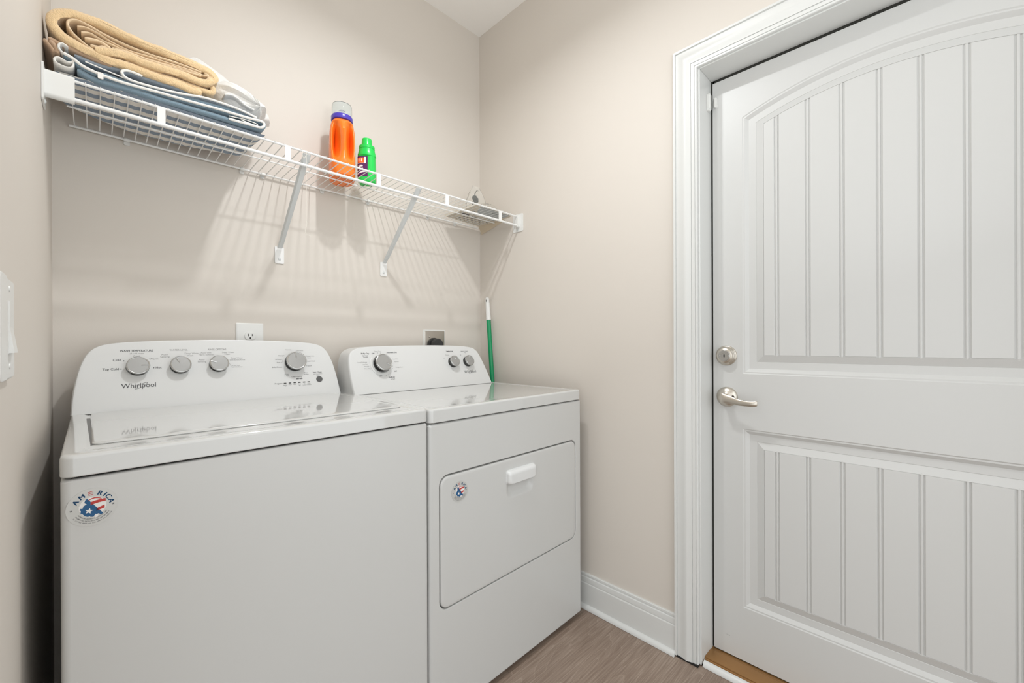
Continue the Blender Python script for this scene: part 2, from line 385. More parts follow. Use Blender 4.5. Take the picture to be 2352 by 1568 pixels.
bpy.data.objects['weatherstrip']['label'] = 'dark rubber weatherstrip around the edge of the white door'; bpy.data.objects['weatherstrip']['category'] = 'weatherstrip'
# faint scuff near the bottom corner of the slab
Msc = frame((XD-0.0002, -1.205, 0.085), (0,-1,0), (0,0,1))
m = MB(); flat(m, Msc, [(0,0),(0.012,-0.001),(0.0125,0.0004),(0.001,0.0012)]); rooted(m.build('scuff', 'print_light', smooth=None, recalc=False), door)

# deadbolt: stepped rose with a keyed face
def about_x(y, z, x=XD): return Matrix.Translation((x, y, z)) @ Matrix.Rotation(-PI/2, 4, 'Y')
M0 = about_x(-1.2085, 1.0672)
m = MB(); m.lathe([(0.0345,0.0),(0.0348,0.003),(0.0335,0.0055),(0.0320,0.0065),(0.0316,0.0100),(0.0295,0.0125),(0.0290,0.0165),(0.0265,0.0190),(0.0255,0.0215),(0.0215,0.0235),(0.0205,0.0240)], M0, 40, False, True)
db = m.build('deadbolt', 'nickel', smooth=25); rooted(db, door)
m = MB(); m.lathe([(0.0190,0.0238),(0.0190,0.0255),(0.0180,0.0262),(0.0090,0.0262),(0.0088,0.0252),(0.0,0.0252)], M0, 32)
for sy in (-1, 1): m.lathe([(0.0022,0.0262),(0.0022,0.0270),(0.0,0.0274)], M0 @ Matrix.Translation((0, sy*0.0135, 0)), 10)
ring = m.build('cylinder_face', 'knob_rim', smooth=30); rooted(ring, door)
m = MB(); Mk = frame((XD-0.0258, -1.2085, 1.0672), (0,-1,0), (0,0,1)); flat(m, Mk, [(-0.0012,-0.006),(0.0012,-0.006),(0.0022,0.0),(0.0009,0.0055),(-0.0009,0.0055),(-0.0022,0.0)])
rooted(m.build('keyway', 'dark_gap', smooth=None), door)
# lever handle
M1 = about_x(-1.2105, 0.9225)
m = MB(); m.lathe([(0.0345,0.0),(0.0346,0.0035),(0.0330,0.0065),(0.0280,0.0115),(0.0200,0.0160),(0.0150,0.0180),(0.0125,0.0200),(0.0118,0.0420),(0.0128,0.0460),(0.0,0.0480)], M1, 40)
rooted(m.build('rose', 'nickel', smooth=30), door)
pts = catmull([(XD-0.050,-1.2040,0.9230),(XD-0.054,-1.2150,0.9215),(XD-0.055,-1.2400,0.9180),(XD-0.0575,-1.2700,0.9125),(XD-0.0600,-1.3000,0.9115),(XD-0.0585,-1.3200,0.9140)], 5)
loops = []
for i, p in enumerate(pts):
    t = i/(len(pts)-1); hw = 0.0125*(1-t)**1.5 + 0.0072 + 0.0025*max(0, t-0.7)/0.3; tt = 0.0058 - 0.0022*t
    if i in (0, len(pts)-1): hw *= 0.72; tt *= 0.6
    loops.append([(p.x + tt*math.cos(a), p.y, p.z + hw*math.sin(a)) for a in [2*PI*j/14 for j in range(14)]])
m = MB(); m.loft(loops); rooted(m.build('lever_handle', 'nickel', smooth=50), door)
m = MB(); m.lathe([(0.0045,0.010),(0.0045,0.0155),(0.0,0.0160)], M1 @ Matrix.Translation((0.003, -0.0225, 0)), 14)
rooted(m.build('release_button', 'nickel_dark', smooth=30), door)

# door sill and the white moulding in front of it
m = MB(); SP = [(0.16,0.0),(0.016,0.0),(0.016,0.0085),(0.022,0.0120),(0.026,0.0120),(0.028,0.0150),(0.0285,0.0195),(0.034,0.0205),(0.085,0.0188),(0.090,0.0160),(0.16,0.0150)]
m.loft([[(a, yy, b) for a, b in SP] for yy in (-1.1585, -2.0705)])
o = m.build('door_sill', 'bronze_sill', smooth=25); o['label'] = 'brown wood-toned metal sill strip under the white door'; o['category'] = 'threshold'
m = MB(); QP = [(0.0155,0.001)] + [(0.0155-0.0165*math.sin(t), 0.001+0.0165*math.cos(t)) for t in [PI/2*i/8 for i in range(0, 9)]]
m.loft([[(a, yy, b) for a, b in QP] for yy in (-1.162, -2.066)])
m.build('trim_3', 'trim_paint', smooth=40, kind='structure')

# door contact sensor on the jamb and its magnet on the slab
def capsule(m, x0, x1, y0, y1, z0, z1, r):
    m.loft([YZ(rr(y0, y1, z0, z1, r), x1), YZ(rr(y0, y1, z0, z1, r), x0+0.003), YZ(rr(y0+0.002, y1-0.002, z0+0.002, z1-0.002, r*0.7), x0)])
m = MB(); m.loft([[(x, yy, zz) for x, zz in rr(0.062, 0.081, 1.932, 1.994, 0.007)] for yy in (-1.1585, -1.166)] + [[(x, -1.169, zz) for x, zz in rr(0.065, 0.078, 1.935, 1.991, 0.006)]])
o = m.build('door_sensor', 'white_plastic', smooth=40); o['label'] = 'small white contact sensor stuck on the door jamb near the top corner'; o['category'] = 'door sensor'
m = MB(); capsule(m, XD-0.012, XD, -1.1825, -1.1715, 1.948, 1.984, 0.005)
o = m.build('door_sensor_magnet', 'white_plastic', smooth=40); o['label'] = 'smaller white sensor magnet on the door slab right of the contact sensor'; o['category'] = 'door sensor'

# ================================================================== WASHER / DRYER
def console(root, out, by, bz, ty, tz, back, name='console'):
    t = Vector((0, ty-by, tz-bz)).normalized(); n = Vector((0, -t.z, t.y))
    O = Vector((0, by, bz))
    P = catmull([(a, s, 0) for a, s in out], 5)
    P = [(p.x, p.y) for p in P]
    cx = sum(p[0] for p in P)/len(P); cy = 0.09
    def at(p, off): return O + Vector((p[0], 0, 0)) + t*p[1] + n*off
    def ins(e):
        Q = []
        for i, p in enumerate(P):
            a = Vector(P[max(i-1, 0)]); b = Vector(P[min(i+1, len(P)-1)]); d = (b-a).normalized()
            nn = Vector((d.y, -d.x)); Q.append((p[0]+nn.x*e, max(0, p[1]+nn.y*e) if 0 < i < len(P)-1 else p[1]))
        return Q
    L = [[at(p, 0.0) for p in ins(0.007)], [at(p, -0.0012) for p in ins(0.0030)], [at(p, -0.005) for p in ins(0.0006)], [at(p, -0.009) for p in P]]
    Lb = [Vector((v.x, by+back, v.z)) for v in L[-1]]
    m = MB(); m.loft(L + [Lb], True, True)
    o = m.build(name, 'console_plastic', root, smooth=40)
    return o, t, n, O
def knob(root, O, t, n, x, s, r, h, ang, dial=0.0, name='knob'):
    X = Vector((1,0,0)); c = O + X*x + t*s
    M = Matrix(((X.x,t.x,n.x,c.x),(X.y,t.y,n.y,c.y),(X.z,t.z,n.z,c.z),(0,0,0,1)))
    m = MB()
    if dial:
        m.lathe([(dial,0.0),(dial,0.0015),(dial-0.0015,0.0025),(r*1.16,0.0025),(r*1.13,0.006),(r*1.06,0.006)], M, 40)
    m.lathe([(r*0.98,0.0),(r*0.98,0.004)], M, 40)
    m.cur = 1; m.lathe([(r*0.90,0.002),(r*0.84,h*0.45),(r*0.88,h*0.72)], M, 40)
    m.cur = 2; m.lathe([(r*0.88,h*0.70),(r*0.985,h*0.78),(r,h*0.88),(r*0.96,h*0.97),(r*0.90,h),(r*0.865,h*0.985)], M, 40)
    o = m.build(name, ['console_plastic', 'knob_side', 'knob_rim'], root, smooth=35)
    m = MB(); m.lathe([(r*0.865,h*0.985),(r*0.855,h*0.965),(0.0001,h*0.985)], M, 40)
    m.build('knob_cap', 'knob_face', o, smooth=35)
    m = MB(); Mr = M @ Matrix.Rotation(ang, 4, 'Z'); w_ = r*0.055
    m.loft([[Mr @ Vector((a, b, h*z)) for a, b in rr(r*0.25, r*0.93, -w_*k, w_*k, w_*0.6*k, 2)] for k, z in ((1.0, 0.96), (1.0, 1.015), (0.6, 1.03))])
    m.build('pointer', 'knob_rim', o, smooth=35)
    return o
def machine_badge(root, cx, cz, y, r=0.0312):
    """round flag badge: blue star field, red stripes, ring of lettering"""
    M = frame((cx, y-0.0006, cz), (1,0,0), (0,0,1))
    m = MB(); m.lathe([(0.0001,0),(r,0),(r,-0.0005)], M @ Matrix.Translation((0,0,0.0)), 40); bd = m.build('badge', 'badge_silver', root, smooth=30)
    U = r/100.0
    def M2(z): return M @ Matrix.Translation((0,0,z)) @ Matrix.Diagonal((U,U,1,1))
    m = MB()     # white field
    flat(m, M2(0.00012), [(52*math.cos(t), 52*math.sin(t)+2) for t in [2*PI*i/28 for i in range(28)]]); m.build('flag_field', 'badge_white', bd, smooth=None)
    m = MB(); Mx = M2(0.00025)   # blue canton: wedge lower left, edge notched by stars
    blue = [(-26,46),(-20,48),(40,-42),(30,-50),(24,-40),(10,-42),(2,-52),(-8,-50),(-12,-44),(-18,-48),(-30,-40),(-40,-26),(-46,-24),(-44,-10),(-50,-4),(-46,2),(-38,0),(-34,14),(-22,20),(-32,30)]
    flat(m, Mx, blue); 
    for s, a in (('A',150),('M',124),('R',68),('I',51),('C',36),('A',14)):
        for k_ in (-1.3, -0.45, 0.45, 1.3):
            put_text(m, Mx, s, 73*math.cos(math.radians(a))+k_*math.sin(math.radians(a)), 73*math.sin(math.radians(a))-k_*math.cos(math.radians(a)), 32, rot=math.radians(a-90), shear=0.12)
    m.build('badge_blue_print', 'badge_blue', bd, smooth=None)
    m = MB()
    Ma = Mx @ Matrix.Rotation(math.radians(96-90), 4, 'Z')
    for j, dy in enumerate((-8, 0, 8)): flat(m, Ma, [(-9-j,74+dy-1.8),(9-2*abs(j-1),74+dy-0.5),(10,74+dy+2.2),(-8-j,74+dy+1.4)])
    def arcband(x0, x1, f0, f1):
        xs = [x0+(x1-x0)*i/10 for i in range(11)]
        flat(m, Mx, [(x, f0(x)) for x in xs] + [(x, f1(x)) for x in xs[::-1]])
    arcband(-20, 34, lambda x: 44-(x-8)**2/70, lambda x: 50-(x-8)**2/58)
    arcband(-8, 50, lambda x: 14+(x+8)*0.16-(x-20)**2/260, lambda x: 31+(x+8)*0.10-(x-24)**2/300)
    arcband(14, 46, lambda x: -24+(x-16)*0.30, lambda x: -8+(x-16)*0.30-(x-40)**2/260)
    m.build('badge_red_print', 'badge_red', bd, smooth=None)
    def star(m, cx_, cy_, R, a0, z, pts=5):
        Mz = M2(z); P = [(cx_+(R if i % 2 == 0 else R*0.45)*math.sin(a0+i*PI/pts), cy_+(R if i % 2 == 0 else R*0.45)*math.cos(a0+i*PI/pts)) for i in range(2*pts)]
        for i in range(0, 2*pts, 2): flat(m, Mz, [(cx_, cy_), P[i-1], P[i], P[i+1]])
    m = MB(); star(m, -14, -18, 16, 0.25, 0.0004); star(m, -42, 18, 13, 0.5, 0.0004); star(m, 14, -50, 12, -0.3, 0.0004); m.build('badge_star', 'badge_white', bd, smooth=None)
    m = MB(); star(m, -80, -2, 6, 0, 0.0003); star(m, 80, -2, 6, 0, 0.0003)
    for s, R in (('AN AMERICAN COMPANY FOR OVER 100 YEARS', 62), ('CELEBRATING EXCELLENCE AND CRAFTSMANSHIP', 73), ('IN LIVING AMERICA FOR MORE ON AMERICA', 84)):
        span = math.radians(118)
        for i, ch in enumerate(s):
            if ch == ' ': continue
            a = -PI/2 - span/2 + span*i/(len(s)-1)
            put_text(m, M2(0.0003), ch, R*math.cos(a), R*math.sin(a), 8.0, rot=a+PI/2)
    m.build('badge_small_print', 'print_grey', bd, smooth=None, kind='stuff')
    return bd
def feet(root, W, D):
    for x in (0.06, W-0.06):
        for yy in (0.06, D-0.06):
            m = MB(); m.lathe([(0.018,0.0),(0.020,0.004),(0.016,0.008),(0.008,0.010),(0.008,0.024)], Matrix.Translation((x, yy, 0)), 16, True, True)
            m.build('foot', 'rubber_black', root, smooth=40)
def brand(root_o, O, t, n, x, s, width, mt='logo_grey'):
    M = frame(O + Vector((x,0,0)) + t*s + n*0.0005, (1,0,0), t)
    m = MB(); vs, fs = text_mesh('Whirlpool', 1.0, 'CENTER', 0.0)
    wd = max(v.x for v in vs)-min(v.x for v in vs); k = width/wd
    m.add([M @ Vector((v.x*k, v.y*k*1.08, 0)) for v in vs], fs)
    # sweeping ring through the lettering
    P = []
    for i in range(25):
        a = math.radians(-215 + 300*i/24); ex, ey = 0.215*width*math.cos(a), 0.052*width*math.sin(a); c_, s_ = math.cos(0.56), math.sin(0.56)
        P.append((0.055*width + ex*c_-ey*s_, -0.01*width + ex*s_+ey*c_))
    w_ = width*0.0065
    for (a, b), (c, d) in zip(P[:-1], P[1:]):
        dx, dy = c-a, d-b; L = math.hypot(dx, dy) or 1; nx, ny = -dy/L*w_, dx/L*w_
        flat(m, M, [(a-nx, b-ny), (c-nx, d-ny), (c+nx, d+ny), (a+nx, b+ny)])
    return m.build('logo_lettering', mt, root_o, smooth=None, recalc=False)

# ---------------- washer
WW, WD = 0.699, 0.685
wr = thing('washing_machine', 'white top-loading washer on the left with four silver knobs', 'washing machine', (-1.5134, -0.7305, 0), 0.0074)
feet(wr, WW, WD)
m = MB()
m.loft([XY(rr(0.0, WW, 0.0, WD, 0.012, 5), z) for z in (0.018, 0.8865)] + [XY(rr(0.002, WW-0.002, 0.002, WD, 0.011, 5), 0.8892), XY(rr(0.006, WW-0.006, 0.006, WD-0.002, 0.009, 5), 0.8905)])
m.build('cabinet', 'enamel', wr, smooth=40)
MB().box(0.012, WW-0.012, 0.012, WD-0.01, 0.885, 0.90).build('seam_gap', 'dark_gap', wr, smooth=None)
m = MB()
def dl(e, z, r=0.016): return XY(rr(-0.001+e, WW+0.001-e, -0.001+e, WD-e, max(0.003, r-e*0.5), 5), z)
m.loft([dl(0.0015, 0.8945), dl(0.0, 0.8965), dl(0.0, 0.9235), dl(0.0009, 0.9272), dl(0.0028, 0.9297), dl(0.0060, 0.9308), dl(0.020, 0.9310),
        XY(rr(0.026, WW-0.024, 0.034, WD-0.02, 0.03, 5), 0.9295), XY(rr(0.031, WW-0.027, 0.044, WD-0.02, 0.03, 5), 0.9280)])
dk = m.build('top_deck', 'enamel_gloss', wr, smooth=50)
m = MB()
def ll(e, z): return XY(rr(0.0365+e, 0.672-e, 0.088+e, 0.570, 0.018-e*0.3, 5), z)
m.loft([ll(0.001, 0.9278), ll(0.0, 0.9290), ll(0.0, 0.9300), ll(0.0015, 0.9316), ll(0.0045, 0.9324), ll(0.02, 0.9327)])
lid = m.build('lid', 'enamel_gloss', wr, smooth=50)
m = MB(); m.loft([XY([(0.0285,0.492),(0.0352,0.492),(0.0425,0.100),(0.0350,0.088)], z) for z in (0.9270, 0.9288)]); m.build('hinge_slot', 'slot_grey', wr, smooth=None)
WO = [(-0.0015,0.0),(0.0020,0.057),(0.0105,0.1136),(0.0205,0.1512),(0.0324,0.1755),(0.0485,0.1905),(0.0728,0.1995),(0.1182,0.2055),(0.20,0.2105),(0.2933,0.2130),(0.3495,0.2134),(0.4057,0.2130),(0.499,0.2105),(0.5808,0.2055),(0.6262,0.1995),(0.6505,0.1905),(0.6666,0.1755),(0.6785,0.1512),(0.6885,0.1136),(0.6965,0.057),(0.7005,0.0)]
cn, t, n, O = console(wr, WO, 0.575, 0.9300, 0.645, 1.12, 0.095)
KW = [(0.1316,0.1245,0.0262,0.022,math.radians(-2)), (0.2275,0.1245,0.0258,0.022,math.radians(118)), (0.3238,0.1252,0.0258,0.022,math.radians(163)), (0.5497,0.1238,0.0335,0.030,math.radians(95))]
for i, (x, s, r, h, a) in enumerate(KW): knob(wr, O, t, n, x, s, r, h, a)
m = MB(); c = O + Vector((0.628,0,0)) + t*0.0585
m.lathe([(0.0108,0.0),(0.0106,0.0022),(0.0096,0.0030),(0.0,0.0026)], Matrix(((1,t.x,n.x,c.x),(0,t.y,n.y,c.y),(0,t.z,n.z,c.z),(0,0,0,1))), 28)
m.build('start_button', 'button_grey', wr, smooth=35)
T = frame(O + n*0.0004, (1,0,0), t)
m = MB()
for k_ in (-0.00012, 0.00012): put_text(m, T, 'WASH TEMPERATURE', 0.131+k_, 0.1753, 0.0086, sx=0.86)
for s, x, y_, al in (('Tap Cold', 0.0925, 0.1215, 'RIGHT'), ('Cold', 0.0975, 0.1480, 'RIGHT')): put_text(m, T, s, x, y_, 0.0088, al, bold=0.0001)
put_text(m, T, 'Hot', 0.1705, 0.1222, 0.0085, 'LEFT', bold=0.0001)
for x, y_ in ((0.0965,0.1213),(0.1025,0.1455),(0.1665,0.1220)): flat(m, T, [(x+0.0016*math.cos(a), y_+0.0016*math.sin(a)) for a in [2*PI*i/10 for i in range(10)]])
DX, DY = 0.5497, 0.1238
for s, a, R in (('Bulky/Sheets', 200, 0.041), ('Soak', 176, 0.042), ('Whites', 160, 0.042), ('Heavy', 138, 0.042), ('Cold Wash', 6, 0.041), ('Quick', -18, 0.042)):
    x, y_ = DX+R*math.cos(math.radians(a)), DY+R*math.sin(math.radians(a))
    put_text(m, T, s, x+(-0.003 if a > 90 else 0.003), y_, 0.0062, 'RIGHT' if a > 90 else 'LEFT')
    flat(m, T, [(x+0.0011*math.cos(b_), y_+0.0011*math.sin(b_)) for b_ in [2*PI*i/8 for i in range(8)]])
put_text(m, T, 'Drain', 0.520, 0.0830, 0.0058); put_text(m, T, '& Spin', 0.520, 0.0768, 0.0058)
put_text(m, T, 'Rinse', 0.585, 0.0850, 0.0058); put_text(m, T, '& Spin', 0.586, 0.0788, 0.0058)
put_text(m, T, 'Clean Washer', 0.5525, 0.0722, 0.0062); put_text(m, T, 'affresh', 0.560, 0.0645, 0.0075, bold=0.0003)
put_text(m, T, 'Start / Pause', 0.624, 0.0850, 0.0062, bold=0.0001); put_text(m, T, 'hold 3 seconds to', 0.625, 0.0785, 0.0044); put_text(m, T, 'cancel', 0.625, 0.0735, 0.0044)
put_text(m, T, 'Progress', 0.5035, 0.0505, 0.0070, 'RIGHT')
for i, s in enumerate(('Sensing', 'Wash', 'Rinse', 'Final', 'Lid', 'Cycle')): put_text(m, T, s, 0.5115+0.0156*i, 0.0440, 0.0044)
for i, s in enumerate(('Fill', '', '', 'Spin', 'Locked', 'Complete')):
    if s: put_text(m, T, s, 0.5115+0.0156*i, 0.0398, 0.0040)
m.build('console_lettering', 'print_grey', wr, smooth=None, recalc=False, kind='stuff')
m = MB()
put_text(m, T, 'all cold rinses', 0.131, 0.1672, 0.0062, sx=0.9); put_text(m, T, 'Cool', 0.1300, 0.1590, 0.0078); put_text(m, T, 'Warm', 0.1575, 0.1495, 0.0078, 'LEFT')
put_text(m, T, 'WATER LEVEL', 0.2265, 0.1765, 0.0082, sx=0.85); put_text(m, T, 'Auto', 0.2000, 0.1625, 0.0074, 'RIGHT'); put_text(m, T, 'Sensing', 0.2040, 0.1555, 0.0074, 'RIGHT')
put_text(m, T, 'Deep Water', 0.2400, 0.1650, 0.0072, 'LEFT'); put_text(m, T, 'Wash', 0.2450, 0.1580, 0.0072, 'LEFT')
put_text(m, T, 'RINSE OPTIONS', 0.3240, 0.1770, 0.0082, sx=0.85, bold=0.0001); put_text(m, T, 'Auto', 0.2890, 0.1435, 0.0074, 'RIGHT'); put_text(m, T, 'Sensing', 0.2930, 0.1370, 0.0074, 'RIGHT')
put_text(m, T, 'Auto with', 0.3080, 0.1665, 0.0068, 'RIGHT'); put_text(m, T, 'Fabric Softener', 0.3150, 0.1600, 0.0066, 'RIGHT')
put_text(m, T, 'Deep Water', 0.3360, 0.1670, 0.0068, 'LEFT'); put_text(m, T, 'Wash', 0.3420, 0.1605, 0.0068, 'LEFT')
put_text(m, T, 'Deep Water', 0.3590, 0.1470, 0.0066, 'LEFT'); put_text(m, T, 'with Extra Rinse', 0.3550, 0.1405, 0.0066, 'LEFT'); put_text(m, T, 'on any load', 0.3590, 0.1210, 0.0050, 'LEFT'); put_text(m, T, 'Fabric Softener', 0.3590, 0.1160, 0.0050, 'LEFT')
put_text(m, T, 'Normal', 0.535, 0.1735, 0.0066); put_text(m, T, 'Delicates', 0.573, 0.1700, 0.0066); put_text(m, T, 'Casual with', 0.592, 0.1480, 0.0062, 'LEFT'); put_text(m, T, 'Soak', 0.597, 0.1415, 0.0062, 'LEFT')
flat(m, T, [(0.3513,0.1355),(0.3520,0.1355),(0.3575,0.1215),(0.3568,0.1215)])
for k_ in range(8):
    a0, a1 = math.radians(161+k_*2.0), math.radians(163+k_*2.0)
    flat(m, T, [(DX+R_*math.cos(a), DY+R_*math.sin(a)) for R_, a in ((0.0385,a0),(0.0385,a1),(0.0390,a1),(0.0390,a0))])
m.build('console_lettering', 'print_light', wr, smooth=None, recalc=False, kind='stuff')
for i in range(6):
    m = MB(); M_ = T @ Matrix.Translation((0.5115+0.0156*i, 0.0503, 0)); m.loft([[M_ @ Vector((a, b, z)) for a, b in rr(-0.0042, 0.0042, -0.0016, 0.0016, 0.0006, 2)] for z in (0, 0.0004)]); m.build('indicator_light', 'led_dark', wr, smooth=None)
brand(wr, O, t, n, 0.1335, 0.0705, 0.0735)
machine_badge(wr, 0.037, 0.8405, 0.0)

# ---------------- dryer
DW, DD = 0.7376, 0.650
dr = thing('clothes_dryer', 'white front-loading dryer beside the washer with drop-down door', 'dryer', (-0.0688-DW*math.cos(0.0127), -0.7066-DW*math.sin(0.0127), 0), 0.0127)
feet(dr, DW, DD)
N = 6
def f(e, y_): return XZ(rr(e, DW-e, 0.018+e, 0.8815-e, max(0.003, 0.008-e), N), y_)
def hole(e, y_): return XZ(rr(0.036+e, 0.701-e, 0.3345+e, 0.7275-e, 0.030-e, N), y_)
m = MB(); m.loft([f(0, DD), f(0, 0.010), f(0.0012, 0.005), f(0.0040, 0.0015), f(0.009, 0.0), hole(-0.003, 0.0), hole(-0.001, 0.0010), hole(0.0, 0.0035), hole(0.0, 0.022)], True, True)
m.build('cabinet', 'enamel', dr, smooth=50)
MB().box(0.010, DW-0.010, 0.010, DD-0.01, 0.878, 0.895).build('seam_gap', 'dark_gap', dr, smooth=None)
m = MB(); m.loft([XY(rr(0.002, DW-0.002, 0.002, DD, 0.012, 5), 0.881), XY(rr(0.004,DW-0.004,0.004,DD,0.011,5),0.8822)]); m.build('front_lip', 'enamel', dr, smooth=40)
m = MB()
def dl2(e, z, r=0.016): return XY(rr(0.0005+e, DW-0.0005-e, -0.001+e, DD-e, max(0.003, r-e*0.5), 5), z)
m.loft([dl2(0.0015, 0.8850), dl2(0.0, 0.8870), dl2(0.0, 0.9180), dl2(0.0009, 0.9217), dl2(0.0028, 0.9241), dl2(0.0060, 0.9252), dl2(0.018, 0.9254),
        XY(rr(0.028, DW-0.028, 0.030, DD-0.02, 0.03, 5), 0.9245), XY(rr(0.036, DW-0.036, 0.040, DD-0.02, 0.03, 5), 0.9225)])
m.build('top_deck', 'enamel_gloss', dr, smooth=50)
# drop-down door with a scooped finger recess
def dd(e, y_): return XZ(rr(0.0395+e, 0.6975-e, 0.3380+e, 0.7235-e, 0.027-e, N), y_)
def pk(e, y_, dz=0.0): return XZ(rr(0.309+e, 0.443-e, 0.590+e, 0.662-e*0.4, 0.022, N), y_)
m = MB(); m.loft([dd(0, 0.019), dd(0, 0.0035), dd(0.0010, 0.0010), dd(0.0030, -0.0005), dd(0.010, -0.0008), pk(-0.003, -0.0008), pk(0, -0.0003), pk(0.004, 0.0020), pk(0.012, 0.0085), pk(0.020, 0.0120)], True, True)
door2 = m.build('door', 'enamel', dr, smooth=50)
m = MB()
def hd(e, y_): return XZ(rr(0.3065+e, 0.4475-e, 0.6405+e*0.2, 0.6850-e, 0.010, N), y_)
m.loft([hd(-0.002, -0.0004), hd(-0.002, -0.0020), hd(0.0, -0.0024), hd(0.0005, -0.0085), hd(0.003, -0.0135), hd(0.008, -0.0165), hd(0.014, -0.0175)], True, True)
m.build('handle', 'console_plastic', door2, smooth=50)
machine_badge(door2, 0.1091, 0.6680, -0.0009)
DOo = [(0.0170,0.0),(0.0150,0.0620),(0.0168,0.1141),(0.0245,0.1583),(0.0386,0.1790),(0.0632,0.1905),(0.100,0.1955),(0.1571,0.1985),(0.2700,0.2010),(0.3628,0.2016),(0.4556,0.2010),(0.5685,0.1975),(0.6256,0.1915),(0.6520,0.1840),(0.6720,0.1640),(0.6860,0.1260),(0.6980,0.0750),(0.7060,0.0300),(0.7100,0.0)]
cn, t, n, O = console(dr, DOo, 0.500, 0.9240, 0.575, 1.10, 0.145)
knob(dr, O, t, n, 0.1478, 0.1165, 0.0345, 0.030, math.radians(-28), dial=0.047)
knob(dr, O, t, n, 0.5015, 0.1120, 0.0255, 0.026, math.radians(58)); knob(dr, O, t, n, 0.5880, 0.1125, 0.0255, 0.026, math.radians(75))
T = frame(O + n*0.0004, (1,0,0), t)
m = MB()
put_text(m, T, 'Bulky Dry', 0.0900, 0.1650, 0.0082, bold=0.0002); put_text(m, T, 'Automatic Dry', 0.2060, 0.1672, 0.0078, bold=0.0002); put_text(m, T, 'Fluff Air', 0.1830, 0.0600, 0.0085, bold=0.0002)
put_text(m, T, 'Heavy/', 0.1000, 0.1560, 0.0075, 'RIGHT'); put_text(m, T, 'Towels', 0.1000, 0.1500, 0.0075, 'RIGHT'); put_text(m, T, 'no heat', 0.1850, 0.0525, 0.0065)
put_text(m, T, 'OFF', 0.1235, 0.1640, 0.0066, bold=0.0002); put_text(m, T, 'OFF', 0.1370, 0.0680, 0.0066, bold=0.0002); put_text(m, T, 'OFF', 0.2060, 0.0850, 0.0066, bold=0.0002)
put_text(m, T, 'TEMPERATURE', 0.5020, 0.1672, 0.0075, bold=0.0003, sx=0.8); put_text(m, T, 'WRINKLE GUARD', 0.5885, 0.1665, 0.0068, sx=0.8)
for k_ in range(14):
    a = math.radians(-75+k_*13); R_ = 0.050; flat(m, T, [(0.1478+R_*math.cos(a)+0.0012*math.cos(q_), 0.1165+R_*math.sin(a)+0.0012*math.sin(q_)) for q_ in [PI/3*i for i in range(6)]])
m.build('console_lettering', 'print_grey', dr, smooth=None, recalc=False, kind='stuff')
m = MB()
for s, x, y_, al in (('Casual/Delicate', 0.0910, 0.1280, 'RIGHT'), ('Less Dry', 0.0930, 0.1190, 'RIGHT'), ('Normal', 0.0960, 0.1110, 'RIGHT'), ('More Dry', 0.1020, 0.1010, 'RIGHT'), ('Less Dry', 0.2040, 0.1380, 'LEFT'), ('Normal', 0.2080, 0.1260, 'LEFT'), ('Energy Saver', 0.2090, 0.1020, 'LEFT'), ('Damp Dry', 0.1440, 0.1730, 'CENTER'),
                     ('Low', 0.4620, 0.1350, 'CENTER'), ('Medium', 0.4830, 0.1500, 'CENTER'), ('Off', 0.5600, 0.1480, 'CENTER'), ('Plus', 0.5920, 0.1600, 'CENTER')):
    put_text(m, T, s, x, y_, 0.0066, al)
m.build('console_lettering', 'print_light', dr, smooth=None, recalc=False, kind='stuff')
brand(dr, O, t, n, 0.5920, 0.0635, 0.0700)

# ================================================================== WIRE SHELF
DZ = 1.7320        # centre height of the front and rear rods
sh = thing('wire_shelf', 'white wire shelf with two slanted braces above the washer and dryer', 'shelf', (-0.77, -0.15, DZ))
def P_(m, *a, **k): return rooted(m.build(*a, **k), sh)
m = MB(); m.tube([(-1.5225,-0.012,DZ-0.004),(-0.0270,-0.012,DZ-0.004)], 0.0033, 10); P_(m, 'rear_rod', 'coated_wire')
m = MB(); m.tube([(-1.548,-0.2945,DZ),(-0.008,-0.2945,DZ)], 0.0034, 10); P_(m, 'front_rod', 'coated_wire')
m = MB(); m.tube([(-1.548,-0.2960,DZ-0.0445),(-0.008,-0.2960,DZ-0.0445)], 0.0048, 12); P_(m, 'hanging_rod', 'coated_wire')
m = MB(); m.tube([(-1.5225,-0.145,DZ-0.0038),(-0.0270,-0.145,DZ-0.0038)], 0.0022, 8); P_(m, 'middle_rod', 'coated_wire')
proto = None; nW = 58; x = -1.5120
for i in range(nW):
    if proto is None:
        m = MB(); m.tube([(0,-0.001,DZ-0.0015),(0,-0.012,DZ+0.0012),(0,-0.15,DZ+0.0012),(0,-0.285,DZ+0.0030),(0,-0.2945,DZ+0.0046),(0,-0.2990,DZ+0.0020)], 0.00145, 6)
        proto = m.build('deck_wire', 'coated_wire', smooth=60); o = proto
    else:
        o = proto.copy(); COL.objects.link(o)
    o.location = (x + i*0.02545, 0, 0); rooted(o, sh)
for x in (-1.3477, -1.0430, -0.7380, -0.4340, -0.1290):
    m = MB(); m.loft([XZ(rr(x-0.0082, x+0.0082, DZ-0.046, DZ+0.001, 0.002, 2), y_) for y_ in (-0.2935, -0.2985)]); P_(m, 'spacer_clip', 'coated_wire', smooth=40)
